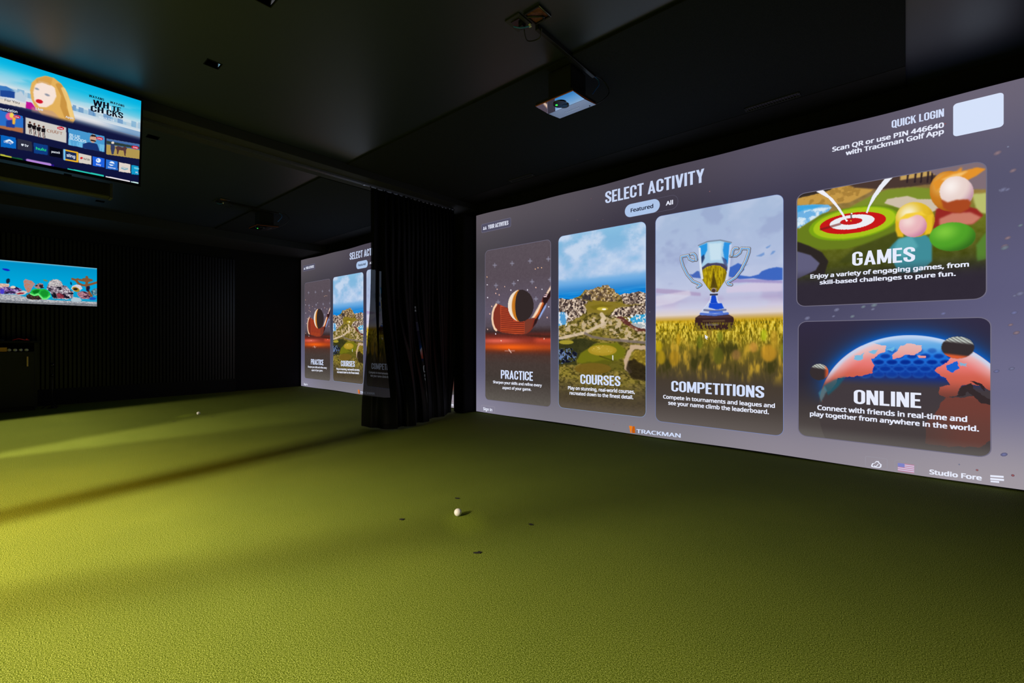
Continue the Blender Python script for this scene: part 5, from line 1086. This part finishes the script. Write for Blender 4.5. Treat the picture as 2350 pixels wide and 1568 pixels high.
# ------------------------------------------------------------------ golf balls and turf marks
def ball_mesh(R=.02135, n=3):
    bm = bmesh.new(); bmesh.ops.create_icosphere(bm, subdivisions=5, radius=R)
    g = (1 + 5 ** .5) / 2; N = 240; D = []
    for i in range(N):
        zz = 1 - 2 * (i + .5) / N; t = 2 * math.pi * i / g; q = math.sqrt(1 - zz * zz); D.append((q * math.cos(t), q * math.sin(t), zz))
    D = np.array(D)
    P = np.array([v.co[:] for v in bm.verts]) / R; c = (P @ D.T).max(1); ang = np.arccos(np.clip(c, -1, 1)); dep = .03 * (1 - smooth(.06, .115, ang))
    for v, d in zip(bm.verts, dep): v.co *= (1 - d)
    me = bpy.data.meshes.new('golf_ball'); bm.to_mesh(me); bm.free(); me.polygons.foreach_set('use_smooth', [True] * len(me.polygons)); me.materials.append(M['ball']); return me
BM = ball_mesh()
def ball(x, y, z, lb, group=None):
    o = bpy.data.objects.new('golf_ball', BM); C.objects.link(o); o.location = (x, y, z + .0212); return tag(o, lb, 'golf ball', group)
ball(-1.925, 1.755, 0, 'white golf ball on the turf in the foreground, ringed by four dark marks')
ball(-7.16, 1.86, 0, 'white golf ball on the turf of the far bay in front of the slatted wall')
def tee_mark(x, y, s, rot, lb, group):
    rg = random.Random(int(abs(x * 1000))); n = 14; V = [(0, 0, .005)]
    for k in range(n):
        r = s * .9 * (0.6 + .7 * rg.random()); t = 2 * math.pi * k / n; V.append((1.35 * r * math.cos(t), r * math.sin(t), .003))
    o = mesh_obj('turf_mark', V, [(0, 1 + k, 1 + (k + 1) % n) for k in range(n)], M['hole']); o.location = (x, y, 0); o.rotation_euler.z = rot
    return tag(o, lb, 'turf mark', group)
for (x, y, s, lb) in ((-2.14, 1.942, .014, 'small black mark in the turf behind the near ball, toward the curtain'), (-2.122, 1.515, .013, 'small black mark in the turf left of the near ball'), (-1.534, 1.929, .013, 'small black mark in the turf right of the near ball'), (-1.519, 1.51, .015, 'small black mark in the turf nearest the viewer, in front of the near ball')):
    tee_mark(x, y, s, .7, lb, 'dark marks around the near ball')
def fpt(px, py):
    d = ray(px, py); t = -1.0 / d.z; return d.x * t, d.y * t
for (px, py, lb) in ((399, 968, 'small black mark in the turf left of the far ball'), (488, 957, 'small black mark in the turf right of the far ball')):
    x, y = fpt(px, py); tee_mark(x, y, .016, .7, lb, 'dark marks around the far ball')

# ------------------------------------------------------------------ cabinet at the left wall
cb = empty('storage_cabinet', (-9.38, .48, 0))
def cbx(nm, x0, x1, y0, y1, z0, z1_, m, bevel=0.0, par=None): return box(nm, x0, x1, y0, y1, z0, z1_, m, par or cb, bevel)
cbx('side_panel', -.50, 0, -.03, 0, .03, .965, M['cabinet']); cbx('side_panel', -.50, 0, -1.1, -1.07, .03, .965, M['cabinet'])
cbx('back_panel', -.50, -.48, -1.07, -.03, .03, .965, M['cabinet']); cbx('shelf', -.48, 0, -1.07, -.03, .82, .84, M['cabinet']); cbx('plinth', -.48, -.04, -1.08, -.02, 0, .06, M['plastic'])
for a, b in ((-.55, -.032), (-1.068, -.555)):
    d = cbx('door', 0, .018, a, b, .065, .835, M['cabinet'], .002); hy = b - .075 if a > -.6 else a + .06
    box('handle', .03, .044, hy, hy + .016, .63, .77, M['brass'], d, bevel=.003)
    box('handle_post', .018, .032, hy + .003, hy + .013, .65, .662, M['brass'], d); box('handle_post', .018, .032, hy + .003, hy + .013, .738, .75, M['brass'], d)
cbx('countertop', -.515, .03, -1.13, .03, .962, .99, M['trim_black'], .004)
tag(cb, 'dark cabinet with brass handles against the slatted wall at the left edge', 'cabinet')
for k in range(4):
    yv = .375 - .055 * k
    ball(-9.42 - .01 * (k % 2), yv, .84, ['white golf ball on the cabinet shelf, rightmost of four', 'white golf ball on the cabinet shelf, second from right', 'white golf ball on the cabinet shelf, second from left', 'white golf ball on the cabinet shelf, leftmost of four'][k], 'golf balls on the cabinet shelf')
cbox = empty('card_box', (-9.44, .128, .8405)); box('carton', -.04, .04, -.10, .06, 0, .05, M['yellow_card'], cbox, bevel=.002); box('lid', -.042, .042, -.102, .062, .045, .058, M['yellow_card'], cbox, bevel=.002)
tag(cbox, 'flat amber box inside the cabinet shelf at the left edge', 'box')
st = empty('red_strap', (-9.40, .33, .99))
tube('band', [(0, -.09, .008), (0, -.06, .022), (0, -.03, .03), (.01, .0, .022), (0, .03, .012), (0, .07, .012)], .006, M['red_plastic'], st); box('buckle', -.008, .008, .035, .055, .006, .032, M['red_plastic'], st, bevel=.002)
tag(st, 'small curled red strap lying on the cabinet top', 'strap')
cbl = tube('coiled_cord', [(-9.42, -.15, .996), (-9.40, -.08, 1.004), (-9.43, 0.0, .997), (-9.40, .07, 1.004), (-9.42, .16, .996)], .006, M['grey_plastic']); tag(cbl, 'thin dark cord lying on the cabinet top left of the red strap', 'cord')

# slim stand beside the cabinet
sd = empty('floor_stand', (-9.49, .635, 0))
lathe('base', [(.05, 0), (.05, .012), (.02, .02), (.012, .035)], M['plastic'], sd); lathe('pole', [(.008, .03), (.008, .34), (.006, .345), (.006, .60)], M['plastic'], sd, 12); lathe('clamp', [(.008, .46), (.014, .465), (.014, .50), (.008, .505)], M['gloss_black'], sd, 12)
lathe('head', [(.008, .60), (.02, .61), (.024, .64), (.018, .665), (.006, .67)], M['gloss_black'], sd, 14)
for a in (.4, 2.5, 4.6): tube('foot', [(0, 0, .10), (.05 * math.cos(a), .05 * math.sin(a), .05), (.11 * math.cos(a), .11 * math.sin(a), .006)], .006, M['plastic'], sd)
tag(sd, 'slim black floor stand just right of the cabinet', 'stand')
